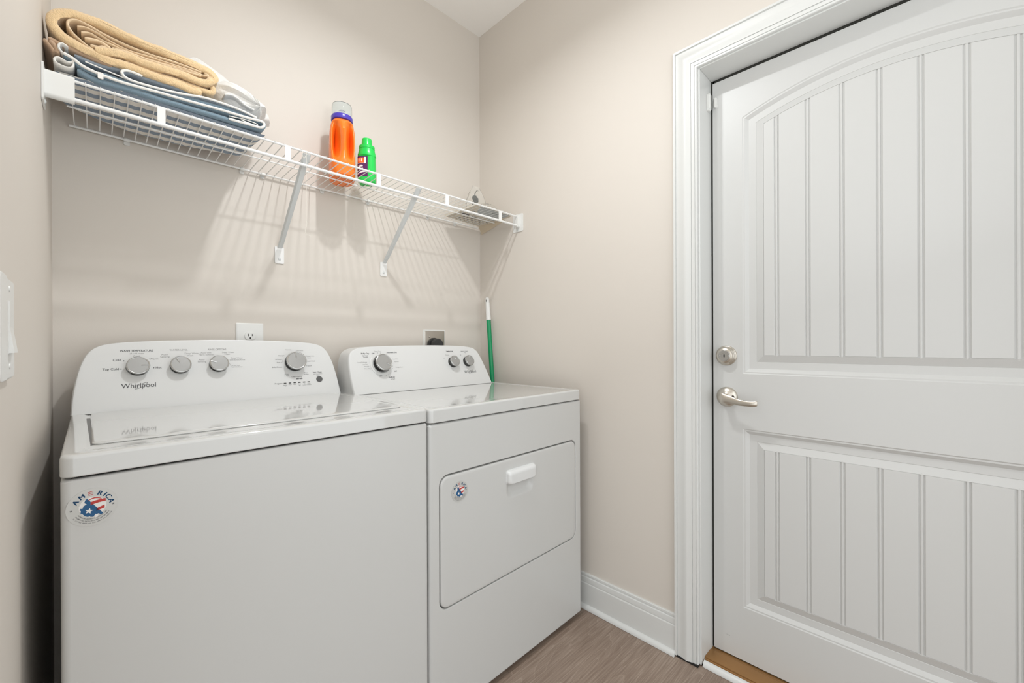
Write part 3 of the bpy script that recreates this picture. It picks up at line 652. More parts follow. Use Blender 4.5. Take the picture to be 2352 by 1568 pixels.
# braces: folded metal strut from the front rod down to a foot on the wall
def brace(x):
    m = MB(); loops = []
    A = Vector((x, -0.2930, DZ-0.004)); B = Vector((x, -0.0100, 1.4720)); d = (B-A).normalized(); u = Vector((1,0,0)); v = u.cross(d).normalized()
    if v.z > 0: v = -v
    for tt in [0, 0.04, 0.10, 0.5, 0.9, 0.97, 1.0]:
        c = A + (B-A)*tt; w1 = 0.0125 if tt < 0.05 else 0.0118 - 0.0028*tt; dp = 0.011 if 0.05 < tt < 0.95 else 0.004
        loops.append([c - u*w1 + v*0.001, c - u*w1*0.62 + v*dp*0.9, c + u*w1*0.15 + v*dp, c + u*w1*0.62 + v*dp*0.9, c + u*w1 + v*0.001, c + u*w1*0.8, c - u*w1*0.8])
    m.loft(loops); o = P_(m, 'brace', 'brace_metal', smooth=25)
    m = MB(); m.loft([XZ(rr(x-0.0155, x+0.0155, 1.4135, 1.4760, 0.004, 3), y_) for y_ in (-0.0005, -0.0040)] + [XZ(rr(x-0.0140, x+0.0140, 1.4150, 1.4745, 0.004, 3), -0.0050)])
    q_ = m.build('wall_foot', 'coated_wire', o, smooth=40)
    m = MB(); m.lathe([(0.0052,0),(0.0050,0.0016),(0.0035,0.0028),(0.0,0.0030)], Matrix.Translation((x, -0.0050, 1.4300)) @ Matrix.Rotation(PI/2, 4, 'X'), 16); m.build('screw', 'brace_metal', o, smooth=40)
brace(-0.9850); brace(-0.5655)
# end brackets cradling the two front rods
def endb(xw, sgn, w_):
    a, b = sorted((xw, xw+sgn*0.0035)); m = MB()
    m.loft([[(x_, y_, z_) for y_, z_ in rr(-0.3220, -0.2560, DZ-0.0720, DZ+0.0140, 0.006)] for x_ in (a, b)])
    c, d = sorted((xw+sgn*0.002, xw+sgn*w_))
    m.loft([[(x_, y_, z_) for y_, z_ in rr(-0.3035, -0.2850, DZ-0.0545, DZ+0.0080, 0.0085, 6)] for x_ in (c, d)])
    o = P_(m, 'end_bracket', 'white_plastic', smooth=40)
    m = MB(); m.lathe([(0.0048,0),(0.0045,0.0015),(0.0,0.0030)], Matrix.Translation((xw+sgn*0.0035, -0.2890, DZ-0.0640)) @ Matrix.Rotation(sgn*PI/2, 4, 'Y'), 14); m.build('screw', 'brace_metal', o, smooth=40)
endb(XL+0.0005, 1, 0.0510); endb(-0.0005, -1, 0.0200)
for x, sc in ((-1.4029,0), (-1.1042,0), (-1.0402,1), (-0.8294,0), (-0.6377,1), (-0.1707,0), (-0.335,1)):
    m = MB(); m.loft([XZ(rr(x-0.007, x+0.007, DZ-0.0180, DZ+0.0040, 0.003, 3), y_) for y_ in (-0.0005, -0.0040)])
    m.tube([(x-0.006,-0.0125,DZ-0.0045),(x+0.006,-0.0125,DZ-0.0045)], 0.0055, 10)
    o = P_(m, 'wall_clip', 'white_plastic', smooth=40)
    if sc:
        m = MB(); m.lathe([(0.0036,0),(0.0034,0.0014),(0.0,0.0024)], Matrix.Translation((x, -0.0040, DZ-0.0130)) @ Matrix.Rotation(PI/2, 4, 'X'), 12); m.build('screw', 'brace_metal', o, smooth=40)
# white thread left hanging from the front rod
m = MB(); m.tube(catmull([(-0.995,-0.300,DZ+0.003),(-1.003,-0.303,DZ-0.010),(-0.998,-0.303,DZ-0.026),(-0.9905,-0.3025,DZ-0.010),(-0.9905,-0.3025,DZ+0.004),(-0.9900,-0.3020,DZ-0.03),(-0.9905,-0.302,1.65),(-0.9905,-0.302,1.58),(-0.9915,-0.302,1.52),(-0.9895,-0.302,1.500),(-0.9935,-0.302,1.480),(-0.9935,-0.302,1.468),(-0.985,-0.302,1.464),(-0.977,-0.302,1.4615)], 4), 0.0006, 5)
o = m.build('thread', 'thread', smooth=60); o['label'] = 'thin white thread dangling from the front of the wire shelf'; o['category'] = 'string'

# ================================================================== TEXTILES ON THE SHELF
def ribbon(m, path, th, y0, y1, ny=8, seed=0, amp=0.0015, k=5, taper=True):
    """a folded sheet: centre line in x,z, thickness th, running from y0 (front) to y1"""
    C = catmull([(a, 0, b) for a, b in path], k); n_ = len(C); loops = []
    T_ = []
    for i in range(n_):
        d = (C[min(i+1, n_-1)]-C[max(i-1, 0)]).normalized(); T_.append(Vector((-d.z, 0, d.x)))
    sec = []
    for i in range(n_): sec.append((C[i], T_[i], 1.0))
    for j in range(ny+1):
        v = j/ny
        for rep in ((0.35, 0.0), (1.0, 0.0025)) if j == 0 and taper else ((1.0, 0.0),):
            sc, dy = rep
            L = []
            for sgn in (1, -1):
                rng = range(n_) if sgn == 1 else range(n_-1, -1, -1)
                for i in rng:
                    c, tt, _ = sec[i]; ye = y1(c.x) if callable(y1) else y1; yy = y0+(ye-y0)*v
                    e = th/2*sc*(th[i] if isinstance(th, list) else 1.0)
                    if i in (0, n_-1): e *= 0.55
                    w_ = noise.noise(Vector((c.x*22+seed, yy*16, c.z*22)))*amp*2 + noise.noise(Vector((c.x*70+seed, yy*45, c.z*70)))*amp*0.7
                    p = c + tt*(sgn*e + w_)
                    L.append((p.x, yy+dy + noise.noise(Vector((i*0.11, seed, 0)))*amp*2.0, p.z))
            loops.append(L)
    return m.loft(loops)
# striped towel, folded flat, lowest of the pile and lying on the wires
m = MB()
nx, ny = 50, 18
def sx(u, v):
    x = -1.536 + u*(0.406+0.024*v*0) ; return x
vs = []; fs = []
def yrear(x): return -0.140 + 0.110*min(1, max(0, (x+1.536)/0.14))**0.5 - 0.045*min(1, max(0, (x+1.27)/0.15))
TOPZ = 1.7480
for side in (0, 1):
    for j in range(ny+1):
        for i in range(nx+1):
            x = -1.536 + 0.412*i/nx; v = j/ny
            y_ = -0.288*(1-v) + yrear(x)*v
            e = min(i, nx-i, j, ny-j); edge = 0.0 if e == 0 else (0.6 if e == 1 else 1.0)
            x2 = x + 0.02*(1-v)*(i/nx)
            mid = DZ+0.0150
            z_ = mid - 0.0088*edge + 0.0006*abs(math.sin(x*PI/0.02545)) if side == 0 else mid + edge*(0.0008+0.0008*noise.noise(Vector((x*18, y_*18, 3))))
            vs.append((x2, y_, z_))
off = (nx+1)*(ny+1)
for side in (0, 1):
    for j in range(ny):
        for i in range(nx):
            a = side*off + j*(nx+1)+i; q_ = (a, a+1, a+nx+2, a+nx+1); fs.append(q_ if side else q_[::-1])
m.add(vs, fs)
o = m.build('striped_towel', 'striped_cloth', smooth=80); o['label'] = 'blue and white striped towel lying flat on the wires, lowest of the linen pile'; o['category'] = 'towel'
# blue throw with white piped edges
def blue_rear(x): return min(-0.055, yrear(x)-0.008)
bt = thing('blue_throw', 'folded blue throw with white piped edges, between striped and tan towels', 'blanket', (-1.32, -0.15, 1.75))
lay1 = [(-1.500,1.7565),(-1.470,1.7480),(-1.420,1.7500),(-1.360,1.7490),(-1.300,1.7510),(-1.220,1.7530),(-1.160,1.7540),(-1.125,1.7590)]
top1 = [(-1.522,1.7860),(-1.508,1.7810),(-1.490,1.7700),(-1.460,1.7640),(-1.420,1.7620),(-1.360,1.7660),(-1.300,1.7690),(-1.220,1.7740),(-1.160,1.7760),(-1.118,1.7790),(-1.1105,1.7700),(-1.120,1.7600),(-1.150,1.7580),(-1.200,1.7560)]
top2 = [(-1.385,1.7950),(-1.412,1.7965),(-1.4235,1.7880),(-1.412,1.7760),(-1.370,1.7760),(-1.310,1.7830),(-1.260,1.7930),(-1.220,1.7950),(-1.170,1.7930),(-1.130,1.7860)]
top3 = [(-1.505,1.7950),(-1.470,1.7920),(-1.430,1.7960),(-1.380,1.7965),(-1.320,1.7985),(-1.260,1.8010)]
def bl(name, path, th, y0, y1, mt, seed): 
    m = MB(); ribbon(m, path, th, y0, y1, seed=seed, amp=0.0009); return rooted(m.build(name, mt, smooth=70), bt)
bl('cloth_layer', [(a, b+0.0035) for a, b in lay1], 0.0115, -0.300, blue_rear, 'blue_cloth', 1)
bl('cloth_layer', top1, 0.010, -0.302, blue_rear, 'blue_cloth', 2)
bl('cloth_layer', [(-1.46,1.7705),(-1.40,1.7700),(-1.33,1.7750),(-1.25,1.7830),(-1.18,1.7850),(-1.13,1.7810)], 0.010, -0.296, blue_rear, 'blue_cloth', 4)
bl('cloth_layer', top2, 0.009, -0.300, blue_rear, 'blue_grey_cloth', 3)
bl('cloth_layer', top3, 0.009, -0.292, blue_rear, 'blue_grey_cloth', 5)
def pipe(path, y_, r, dz=0.0, k=6):
    m = MB(); C = catmull([(a, y_, b+dz) for a, b in path], k); m.tube(C, r, 8); return rooted(m.build('piping', 'white_piping', smooth=70), bt)
pipe(top1, -0.3035, 0.0036); pipe(top2, -0.3015, 0.0031); pipe([(-1.487,1.7850),(-1.450,1.7800),(-1.415,1.7760)], -0.2990, 0.0016)
pipe([(-1.200,1.7650),(-1.160,1.7700),(-1.132,1.7685),(-1.128,1.7640),(-1.140,1.7625),(-1.170,1.7655)], -0.3010, 0.0014)
# white-edged rolled hem at the left end
m = MB(); ribbon(m, [(-1.5080,1.7800),(-1.5060,1.7700),(-1.5090,1.7600),(-1.5200,1.7560),(-1.5340,1.7600),(-1.5370,1.7680),(-1.5300,1.7740),(-1.5180,1.7700),(-1.5100,1.7720),(-1.5020,1.7790)], 0.0042, -0.3030, -0.16, seed=8, amp=0.0004); rooted(m.build('rolled_hem', 'white_piping', smooth=70), bt)
m = MB(); ribbon(m, [(-1.5150,1.8040),(-1.5240,1.8080),(-1.5300,1.8020),(-1.5290,1.7920),(-1.5200,1.7840),(-1.5060,1.7820)], 0.0042, -0.3050, -0.18, seed=9, amp=0.0004); rooted(m.build('rolled_hem', 'white_piping', smooth=70), bt)
m = MB(); m.loft([XZ(rr(-1.4660, -1.4560, 1.7520, 1.7670, 0.002, 2), y_) for y_ in (-0.3085, -0.3050)]); rooted(m.build('care_tag', 'white_piping', smooth=40), bt)
# brown cloth pushed in against the wall
bc = thing('brown_cloth', 'brown folded cloth wedged against the left wall under the tan towel', 'cloth', (-1.53, -0.15, 1.79))
m = MB(); ribbon(m, [(-1.553,1.8060),(-1.546,1.7980),(-1.5400,1.7900),(-1.5370,1.7830)], 0.0075, -0.300, -0.10, seed=11, amp=0.0006)
ribbon(m, [(-1.5440,1.8060),(-1.5370,1.8000),(-1.5320,1.7900),(-1.5330,1.7830)], 0.0085, -0.302, -0.10, seed=12, amp=0.0006); rooted(m.build('cloth_fold', 'brown_cloth', smooth=70), bc)
m = MB(); ribbon(m, [(-1.546,1.8150),(-1.520,1.8100),(-1.490,1.8050),(-1.465,1.8020),(-1.44,1.801)], 0.0105, -0.294, -0.08, seed=13, amp=0.0008); rooted(m.build('cloth_layer', 'brown_cloth', smooth=70), bc)
# tan towel, folded over and over
def tan_rear(x): return -0.055 - 0.117*min(1, max(0, (x+1.40)/0.045))
tt_ = thing('tan_towel', 'thick tan terry towel folded over, on top of the linen pile', 'towel', (-1.39, -0.15, 1.81))
outer = [(-1.262,1.8060),(-1.300,1.8070),(-1.350,1.8090),(-1.400,1.8110),(-1.440,1.8090),(-1.478,1.8110),(-1.508,1.8200),(-1.532,1.8350),(-1.5415,1.8540),(-1.533,1.8750),(-1.506,1.8890),(-1.470,1.8920),(-1.430,1.8880),(-1.380,1.8845),(-1.330,1.8805),(-1.280,1.8760),(-1.245,1.8710),(-1.2305,1.8630),(-1.2330,1.8530),(-1.2480,1.8480)]
def tl(name, path, th, y0, y1, mt, seed, amp=0.0016):
    m = MB(); ribbon(m, path, th, y0, y1, ny=14, seed=seed, amp=amp, k=6); return rooted(m.build(name, mt, smooth=70), tt_)
tl('terry_layer', outer, 0.0185, -0.300, tan_rear, 'terry_tan', 21, 0.0022)
tl('terry_layer', [(-1.470,1.8230),(-1.440,1.8300),(-1.410,1.8340),(-1.385,1.8310),(-1.350,1.8320),(-1.310,1.8370),(-1.280,1.8370),(-1.252,1.8400),(-1.236,1.8500)], 0.0180, -0.302, tan_rear, 'terry_tan', 22, 0.0022)
tl('terry_layer', [(-1.420,1.8190),(-1.370,1.8170),(-1.320,1.8190),(-1.280,1.8180),(-1.245,1.8180),(-1.236,1.8260),(-1.238,1.8380)], 0.0130, -0.294, tan_rear, 'terry_tan', 23)
tl('hem_layer', [(-1.472,1.8200),(-1.485,1.8270),(-1.503,1.8400),(-1.515,1.8560),(-1.514,1.8700),(-1.500,1.8780),(-1.480,1.8750),(-1.440,1.8650),(-1.400,1.8600),(-1.350,1.8620),(-1.300,1.8650),(-1.262,1.8640)], 0.0048, -0.299, tan_rear, 'tan_hem', 24, 0.0007)
tl('hem_layer', [(-1.500,1.8640),(-1.485,1.8690),(-1.465,1.8650),(-1.440,1.8560),(-1.405,1.8520),(-1.360,1.8560),(-1.300,1.8590),(-1.262,1.8580)], 0.0042, -0.297, tan_rear, 'tan_hem', 25, 0.0007)
tl('hem_layer', [(-1.493,1.8520),(-1.480,1.8580),(-1.462,1.8540),(-1.440,1.8500),(-1.420,1.8470),(-1.380,1.8470),(-1.330,1.8510),(-1.290,1.8540),(-1.250,1.8580),(-1.246,1.8640),(-1.256,1.8660)], 0.0045, -0.298, tan_rear, 'tan_hem', 26, 0.0008)
tl('hem_layer', [(-1.4880,1.8440),(-1.4650,1.8480),(-1.4480,1.8430),(-1.4450,1.8370),(-1.4560,1.8380),(-1.4640,1.8330),(-1.4780,1.8300)], 0.0070, -0.296, tan_rear, 'tan_hem', 27, 0.0008)
tl('hem_layer', [(-1.440,1.8420),(-1.400,1.8440),(-1.350,1.8450),(-1.300,1.8490),(-1.262,1.8520)], 0.0045, -0.300, tan_rear, 'tan_hem', 28, 0.0007)
# white fleece bundle behind, hanging over the right end
m = MB(); WPf = [(-1.300,1.790),(-1.325,1.860),(-1.310,1.940),(-1.262,1.974),(-1.212,1.963),(-1.158,1.936),(-1.098,1.901),(-1.058,1.878),(-1.052,1.862),(-1.080,1.842),(-1.090,1.815),(-1.110,1.795),(-1.200,1.785)]
C = catmull([(a, 0, b) for a, b in WPf], 7, True); cx_ = -1.20; cz_ = 1.86; loops = []
for yy, sc in ((-0.262,0.05),(-0.256,0.28),(-0.240,0.42),(-0.215,0.50),(-0.185,0.55),(-0.163,0.62),(-0.158,0.97),(-0.14,1.02),(-0.11,1.0),(-0.08,0.97),(-0.05,0.92),(-0.03,0.80),(-0.022,0.4)):
    L = []; cx_, cz_ = (-1.112, 1.842) if yy < -0.16 else (-1.20, 1.86)
    for i, p in enumerate(C):
        q_ = Vector((p.x, yy, p.z)); w_ = noise.noise(Vector((p.x*16, yy*26, p.z*30)))*0.012 + noise.noise(Vector((p.x*40, yy*60, p.z*50+5)))*0.005
        w_ += 0.006*math.sin((p.x*0.8+p.z*1.2)*95 + 3*math.sin(yy*30))
        d_ = Vector((p.x-cx_, p.z-cz_)); ln = d_.length or 1
        L.append((cx_ + d_.x*sc + d_.x/ln*w_*sc, yy + w_*0.7, max(1.802 if p.x < -1.12 else 1.790, cz_ + d_.y*sc + d_.y/ln*w_*sc)))
    loops.append(L)
m.loft(loops)
o = m.build('white_fleece', 'white_fleece', smooth=80); o['label'] = 'crumpled white fleece cloth behind the tan towel'; o['category'] = 'cloth'
# small turned-out corner of the fleece, part of the bundle
m = MB(); ribbon(m, [(-1.205,1.8390),(-1.188,1.8450),(-1.170,1.8420),(-1.150,1.8300),(-1.128,1.8250)], 0.006, -0.272, -0.20, seed=31, amp=0.002); q_ = m.build('turned_corner', 'white_fleece', smooth=70); q_.parent = o

# ================================================================== BOTTLES
def face_cam(x, y_): return math.atan2(-1.7186-y_, -1.4725-x)
SZ = DZ+0.0030
bx, by_ = -0.8000, -0.126
bo = thing('detergent_bottle', 'large orange detergent bottle with purple collar and clear cap', 'bottle', (bx, by_, SZ), face_cam(bx, by_)+0.10)
prof = [(0.0,0.030,0.040),(0.0,0.038,0.056),(0.004,0.043,0.064),(0.012,0.0455,0.067),(0.05,0.0462,0.0675),(0.10,0.0462,0.066),(0.13,0.0460,0.064),(0.16,0.0455,0.0610),(0.185,0.0440,0.0560),(0.203,0.0415,0.0480),(0.215,0.0385,0.0420),(0.222,0.0345,0.0360),(0.226,0.0310,0.0310),(0.230,0.0305,0.0305)]
pts_ = [Vector(p) for p in prof]; loops = []; nA = 64
dense = catmull(prof[2:], 5); dense = [pts_[0], pts_[1]] + dense
for z_, a_, b_ in dense:
    L = []
    for i in range(nA):
        th = 2*PI*i/nA; c_, s_ = math.cos(th), math.sin(th)
        e = 0.75; X_ = b_*math.copysign(abs(c_)**e, c_); Y_ = a_*math.copysign(abs(s_)**e, s_)
        # finger hollows either side of a central grip facing +X
        if c_ > 0:
            g = math.exp(-((abs(Y_)-0.0230)/0.0115)**2) * max(0.0, math.sin(PI*min(1, max(0, (z_-0.062)/0.150))))**0.75 * min(1, c_*2.5)
            X_ -= 0.052*g
            if abs(Y_) > 0.0230: X_ -= 0.020*g
        L.append((X_, Y_, z_))
    loops.append(L)
m = MB(); m.loft(loops); m.build('bottle_body', 'orange_plastic', bo, smooth=70)
m = MB(); m.lathe([(0.0312,0.2255),(0.0385,0.2275),(0.0390,0.2300),(0.0388,0.2420),(0.0375,0.2445),(0.0335,0.2450)], None, 40, True, True); m.build('collar', 'purple_plastic', bo, smooth=40)
m = MB(); m.lathe([(0.0350,0.2452),(0.0362,0.2600),(0.0358,0.2860),(0.0345,0.2885),(0.0010,0.2892),(0.0010,0.2876),(0.0335,0.2868),(0.0345,0.2852),(0.0349,0.2600),(0.0338,0.2452)], None, 40); m.build('measuring_cap', 'clear_plastic', bo, smooth=40)
m = MB(); m.lathe([(0.012,0.2452),(0.012,0.268),(0.0095,0.270),(0.0010,0.270)], None, 20); m.build('pour_spout', 'clear_plastic', bo, smooth=40)
gx, gy = -0.7190, -0.165
gb = thing('green_bottle', 'small bright green bottle with patterned label, right of the orange bottle', 'bottle', (gx, gy, SZ), face_cam(gx, gy)-0.25)
prof = [(0.0,0.024,0.017),(0.0,0.029,0.021),(0.004,0.032,0.0235),(0.015,0.0335,0.0250),(0.05,0.0340,0.0250),(0.09,0.0330,0.0245),(0.104,0.0325,0.0245)]
dense = [Vector(prof[0]), Vector(prof[1])] + catmull(prof[2:], 4)
loops = [[(b_*math.copysign(abs(math.cos(th))**0.7, math.cos(th)), a_*math.copysign(abs(math.sin(th))**0.7, math.sin(th)), z_) for th in [2*PI*i/40 for i in range(40)]] for z_, a_, b_ in dense]
m = MB(); m.loft(loops); m.build('bottle_body', 'green_plastic', gb, smooth=70)
m = MB()
def gl(a, b, z_): return [(b*math.cos(th), a*math.sin(th), z_) for th in [2*PI*i/40 for i in range(40)]]
m.loft([gl(0.031,0.0245,0.1035), gl(0.0345,0.0285,0.1045), gl(0.0345,0.0285,0.1120), gl(0.0325,0.0275,0.1180), gl(0.0305,0.0265,0.1260), gl(0.0290,0.0262,0.1330), gl(0.0285,0.0258,0.1335), gl(0.0295,0.0272,0.1345), gl(0.0290,0.0268,0.1450), gl(0.0270,0.0250,0.1465), gl(0.0205,0.0205,0.1475), gl(0.0200,0.0200,0.1490), gl(0.0190,0.0190,0.1720), gl(0.0175,0.0175,0.1745), gl(0.0165,0.0165,0.1748)], True, True)
m.build('cap', 'green_plastic', gb, smooth=35)
# wrapped label on the left part of the body
def wrap(u, z_, off=0.0005):    # u = angle in radians from +X, towards -Y is left as seen
    th = u; a_, b_ = 0.0340+off, 0.0250+off
    return (b_*math.copysign(abs(math.cos(th))**0.7, math.cos(th)), a_*math.copysign(abs(math.sin(th))**0.7, math.sin(th)), z_)
def patch(m, u0, u1, z0, z1, off, nn=8, slant=0.0):
    vs = []; 
    for j in range(2):
        for i in range(nn+1): vs.append(wrap(u0+(u1-u0)*i/nn, (z0, z1)[j] + slant*i/nn, off))
    m.add(vs, [(i, i+1, nn+2+i, nn+1+i) for i in range(nn)])
lb = MB(); patch(lb, -1.350, 0.150, 0.022, 0.100, 0.0006, 12); lb = lb.build('label', 'label_purple', gb, smooth=70)
m = MB(); patch(m, -1.000, -0.020, 0.074, 0.094, 0.0011, 8); m.build('label_print', 'label_orange', lb, smooth=70)
m = MB(); patch(m, -1.000, 0.000, 0.0715, 0.0735, 0.0012, 8); patch(m, -1.020, -0.900, 0.0725, 0.096, 0.0012, 2); patch(m, -0.040, 0.020, 0.0725, 0.096, 0.0012, 2)
patch(m, -1.300, 0.080, 0.026, 0.031, 0.0012, 8, 0.014); patch(m, -0.900, -0.150, 0.056, 0.060, 0.0012, 8, 0.004); patch(m, -0.750, -0.250, 0.063, 0.066, 0.0012, 8)
for u in (-0.70, -0.50, -0.30): patch(m, u, u+0.09, 0.078, 0.090, 0.0014, 2)
m.build('label_print', 'label_white', lb, smooth=70)

# ================================================================== RIGHT END OF THE SHELF
cb = thing('cardboard_package', 'flat printed cardboard package at the right end of the wire shelf', 'package', (-0.15, -0.15, SZ))
m = MB(); Pk = [(-0.262,-0.046),(-0.030,-0.022),(-0.022,-0.250),(-0.036,-0.274),(-0.258,-0.280)]
m.loft([[(a, b, z_) for a, b in Pk] for z_ in (SZ+0.0005, SZ+0.008)]); rooted(m.build('package_body', 'card_light', smooth=None), cb)
Mb = Matrix(((1,0,0,0),(0,1,0,0),(0,0,1,SZ+0.0002),(0,0,0,1)))
m = MB(); flat(m, Mb, [(-0.180,-0.180),(-0.040,-0.150),(-0.040,-0.272),(-0.232,-0.277)]); rooted(m.build('printed_panel', 'panel_blue_grey', smooth=None), cb)
m = MB(); Mb2 = Matrix.Translation((0,0,-0.0002)) @ Mb
for x, y_, wx, wy in ((-0.235,-0.150,0.045,0.016),(-0.232,-0.178,0.055,0.014),(-0.170,-0.140,0.035,0.012),(-0.215,-0.205,0.02,0.02)):
    flat(m, Mb2, [(x,y_),(x+wx,y_+0.004),(x+wx,y_+wy),(x,y_+wy-0.003)])
for i in range(7):
    for j in range(3): flat(m, Mb2, [(-0.215+i*0.025+j*0.006,-0.062-j*0.024),(-0.201+i*0.025+j*0.006,-0.061-j*0.024),(-0.199+i*0.025+j*0.006,-0.054-j*0.024),(-0.213+i*0.025+j*0.006,-0.055-j*0.024)])
for i in range(5): flat(m, Mb2, [(-0.130+i*0.012,-0.245),(-0.123+i*0.012,-0.245),(-0.123+i*0.012,-0.239),(-0.130+i*0.012,-0.239)])
rooted(m.build('printed_marks', 'print_grey', smooth=None, kind='stuff'), cb)
m = MB(); m.add([(-0.0285,-0.0200,SZ+0.002),(-0.0045,-0.0180,1.6960),(-0.0060,-0.2000,SZ-0.001),(-0.0300,-0.2050,SZ+0.003),(-0.0275,-0.0190,SZ+0.004),(-0.0030,-0.0160,1.6975),(-0.0045,-0.2000,SZ+0.001),(-0.0300,-0.2040,SZ+0.005)], [(0,1,2,3),(4,7,6,5),(0,4,5,1),(1,5,6,2),(2,6,7,3),(3,7,4,0)])
rooted(m.build('flap', 'cardboard', smooth=None, label='tan cardboard flap drooping past the end of the shelf'), cb)
# dark fitting inside a clear bag, lying on the package
fg = thing('bagged_fitting', 'dark metal fitting in a crinkled clear plastic bag above the package', 'plastic bag', (-0.13, -0.15, SZ+0.009))
m = MB(); m.lathe([(0.0115,0.0),(0.0125,0.004),(0.0115,0.030),(0.0085,0.034),(0.0060,0.040),(0.0075,0.043),(0.0105,0.047),(0.0110,0.056),(0.0080,0.062),(0.0,0.064)], Matrix.Translation((-0.205, -0.200, SZ+0.0105)), 20, True)
m.tube([(-0.205,-0.200,SZ+0.070),(-0.200,-0.200,SZ+0.090),(-0.190,-0.198,SZ+0.102),(-0.180,-0.196,SZ+0.103)], 0.0016, 6); m.lathe([(0.008,0.0),(0.009,0.003),(0.008,0.018),(0.0,0.020)], Matrix.Translation((-0.186,-0.190,SZ+0.050)), 14, True)
rooted(m.build('fitting', 'dark_fitting', smooth=40), fg)
m = MB(); loops = []
for k_, (z_, rx, ry) in enumerate(((0.009,0.050,0.040),(0.035,0.054,0.040),(0.060,0.048,0.034),(0.085,0.038,0.026),(0.105,0.028,0.012),(0.122,0.020,0.003))):
    loops.append([(-0.192+rx*math.cos(a)*(1+0.16*noise.noise(Vector((math.cos(a)*3,math.sin(a)*3,k_)))), -0.196+ry*math.sin(a)*(1+0.22*noise.noise(Vector((math.cos(a)*4,math.sin(a)*4,k_+9)))), SZ+z_+0.006*noise.noise(Vector((a*2,k_,1)))) for a in [2*PI*i/28 for i in range(28)]])
m.loft(loops, False, False); rooted(m.build('bag', 'clear_film', smooth=20), fg)
m = MB(); loops = []
for k_, (z_, rx, ry) in enumerate(((0.009,0.060,0.05),(0.040,0.055,0.044),(0.058,0.045,0.030),(0.068,0.025,0.010))):
    loops.append([(-0.095+rx*math.cos(a)*(1+0.15*noise.noise(Vector((math.cos(a)*3,math.sin(a)*3,k_+20)))), -0.17+ry*math.sin(a), SZ+z_+0.005*noise.noise(Vector((a*2,k_,4)))) for a in [2*PI*i/28 for i in range(28)]])
m.loft(loops, False, True); rooted(m.build('bag', 'clear_film', smooth=20), fg)

# ================================================================== WALL FITTINGS
def plate_y(m, x0, x1, z0, z1, y0, th, r=0.004):
    m.loft([XZ(rr(x0, x1, z0, z1, r), y0), XZ(rr(x0, x1, z0, z1, r), y0-th*0.35), XZ(rr(x0+th*0.8, x1-th*0.8, z0+th*0.8, z1-th*0.8, r*0.8), y0-th)])
ot = thing('wall_outlet', 'white duplex outlet half hidden behind the washer console', 'outlet', (-1.0818, 0, 1.125))
m = MB(); plate_y(m, -1.1245, -1.0390, 1.0580, 1.1890, -0.0003, 0.006); rooted(m.build('cover_plate', 'white_plastic', smooth=40), ot)
for dz in (1.1425, 1.1045):
    P = [(0.0172*math.cos(a), max(-0.0135, min(0.0135, 0.0172*math.sin(a)))) for a in [2*PI*i/32 for i in range(32)]]
    m = MB(); m.loft([[(-1.0818+a*s, y_, dz+b*s) for a, b in P] for s, y_ in ((1.0, -0.0058), (1.0, -0.0082), (0.95, -0.0088))]); rc = rooted(m.build('receptacle', 'white_plastic', smooth=40), ot)
    m = MB()
    for x_, h_ in ((-0.0062, 0.0042), (0.0060, 0.0036)): m.box(-1.0818+x_-0.0010, -1.0818+x_+0.0010, -0.0091, -0.0085, dz+0.0035-h_, dz+0.0035+h_)
    m.lathe([(0.0026,0.0),(0.0026,0.0008),(0.0,0.0008)], Matrix.Translation((-1.0818, -0.0084, dz-0.0068)) @ Matrix.Rotation(PI/2, 4, 'X'), 12)
    q_ = m.build('slots', 'dark_gap', smooth=None); rooted(q_, ot)
do = thing('dryer_outlet', 'metal outlet plate with a black plug, behind the dryer console', 'outlet', (-0.296, 0, 1.12))
m = MB(); plate_y(m, -0.3545, -0.2375, 1.0580, 1.1765, -0.0003, 0.004, 0.003); rooted(m.build('cover_plate', 'steel_plate', smooth=40), do)
m = MB(); m.loft([XZ(rr(-0.360, -0.232, 1.0530, 1.1820, 0.003), -0.0002), XZ(rr(-0.360, -0.232, 1.0530, 1.1820, 0.003), -0.0012)]); rooted(m.build('wall_box_rim', 'white_plastic', smooth=40), do)
Mr = Matrix.Translation((-0.307, -0.0040, 1.110)) @ Matrix.Rotation(PI/2, 4, 'X')
m = MB(); m.lathe([(0.0330,0.0),(0.0330,0.012),(0.0310,0.016),(0.0,0.016)], Mr, 32); rooted(m.build('receptacle', 'rubber_black', smooth=40), do)
m = MB(); m.lathe([(0.0270,0.016),(0.0275,0.030),(0.0290,0.034),(0.0290,0.044),(0.0265,0.047),(0.0,0.047)], Mr, 32, True); pl = rooted(m.build('plug', 'rubber_black', smooth=40), do)
m = MB(); m.tube(catmull([(-0.307,-0.040,1.095),(-0.307,-0.042,1.070),(-0.307,-0.036,1.00),(-0.31,-0.032,0.80),(-0.33,-0.030,0.50)], 5), 0.008, 10); rooted(m.build('cord', 'rubber_black', smooth=60), do)
m = MB(); m.lathe([(0.0042,0.0),(0.0040,0.0015),(0.0,0.0025)], Matrix.Translation((-0.3270, -0.0045, 1.1480)) @ Matrix.Rotation(PI/2, 4, 'X'), 12); rooted(m.build('screw', 'steel_plate', smooth=40), do)

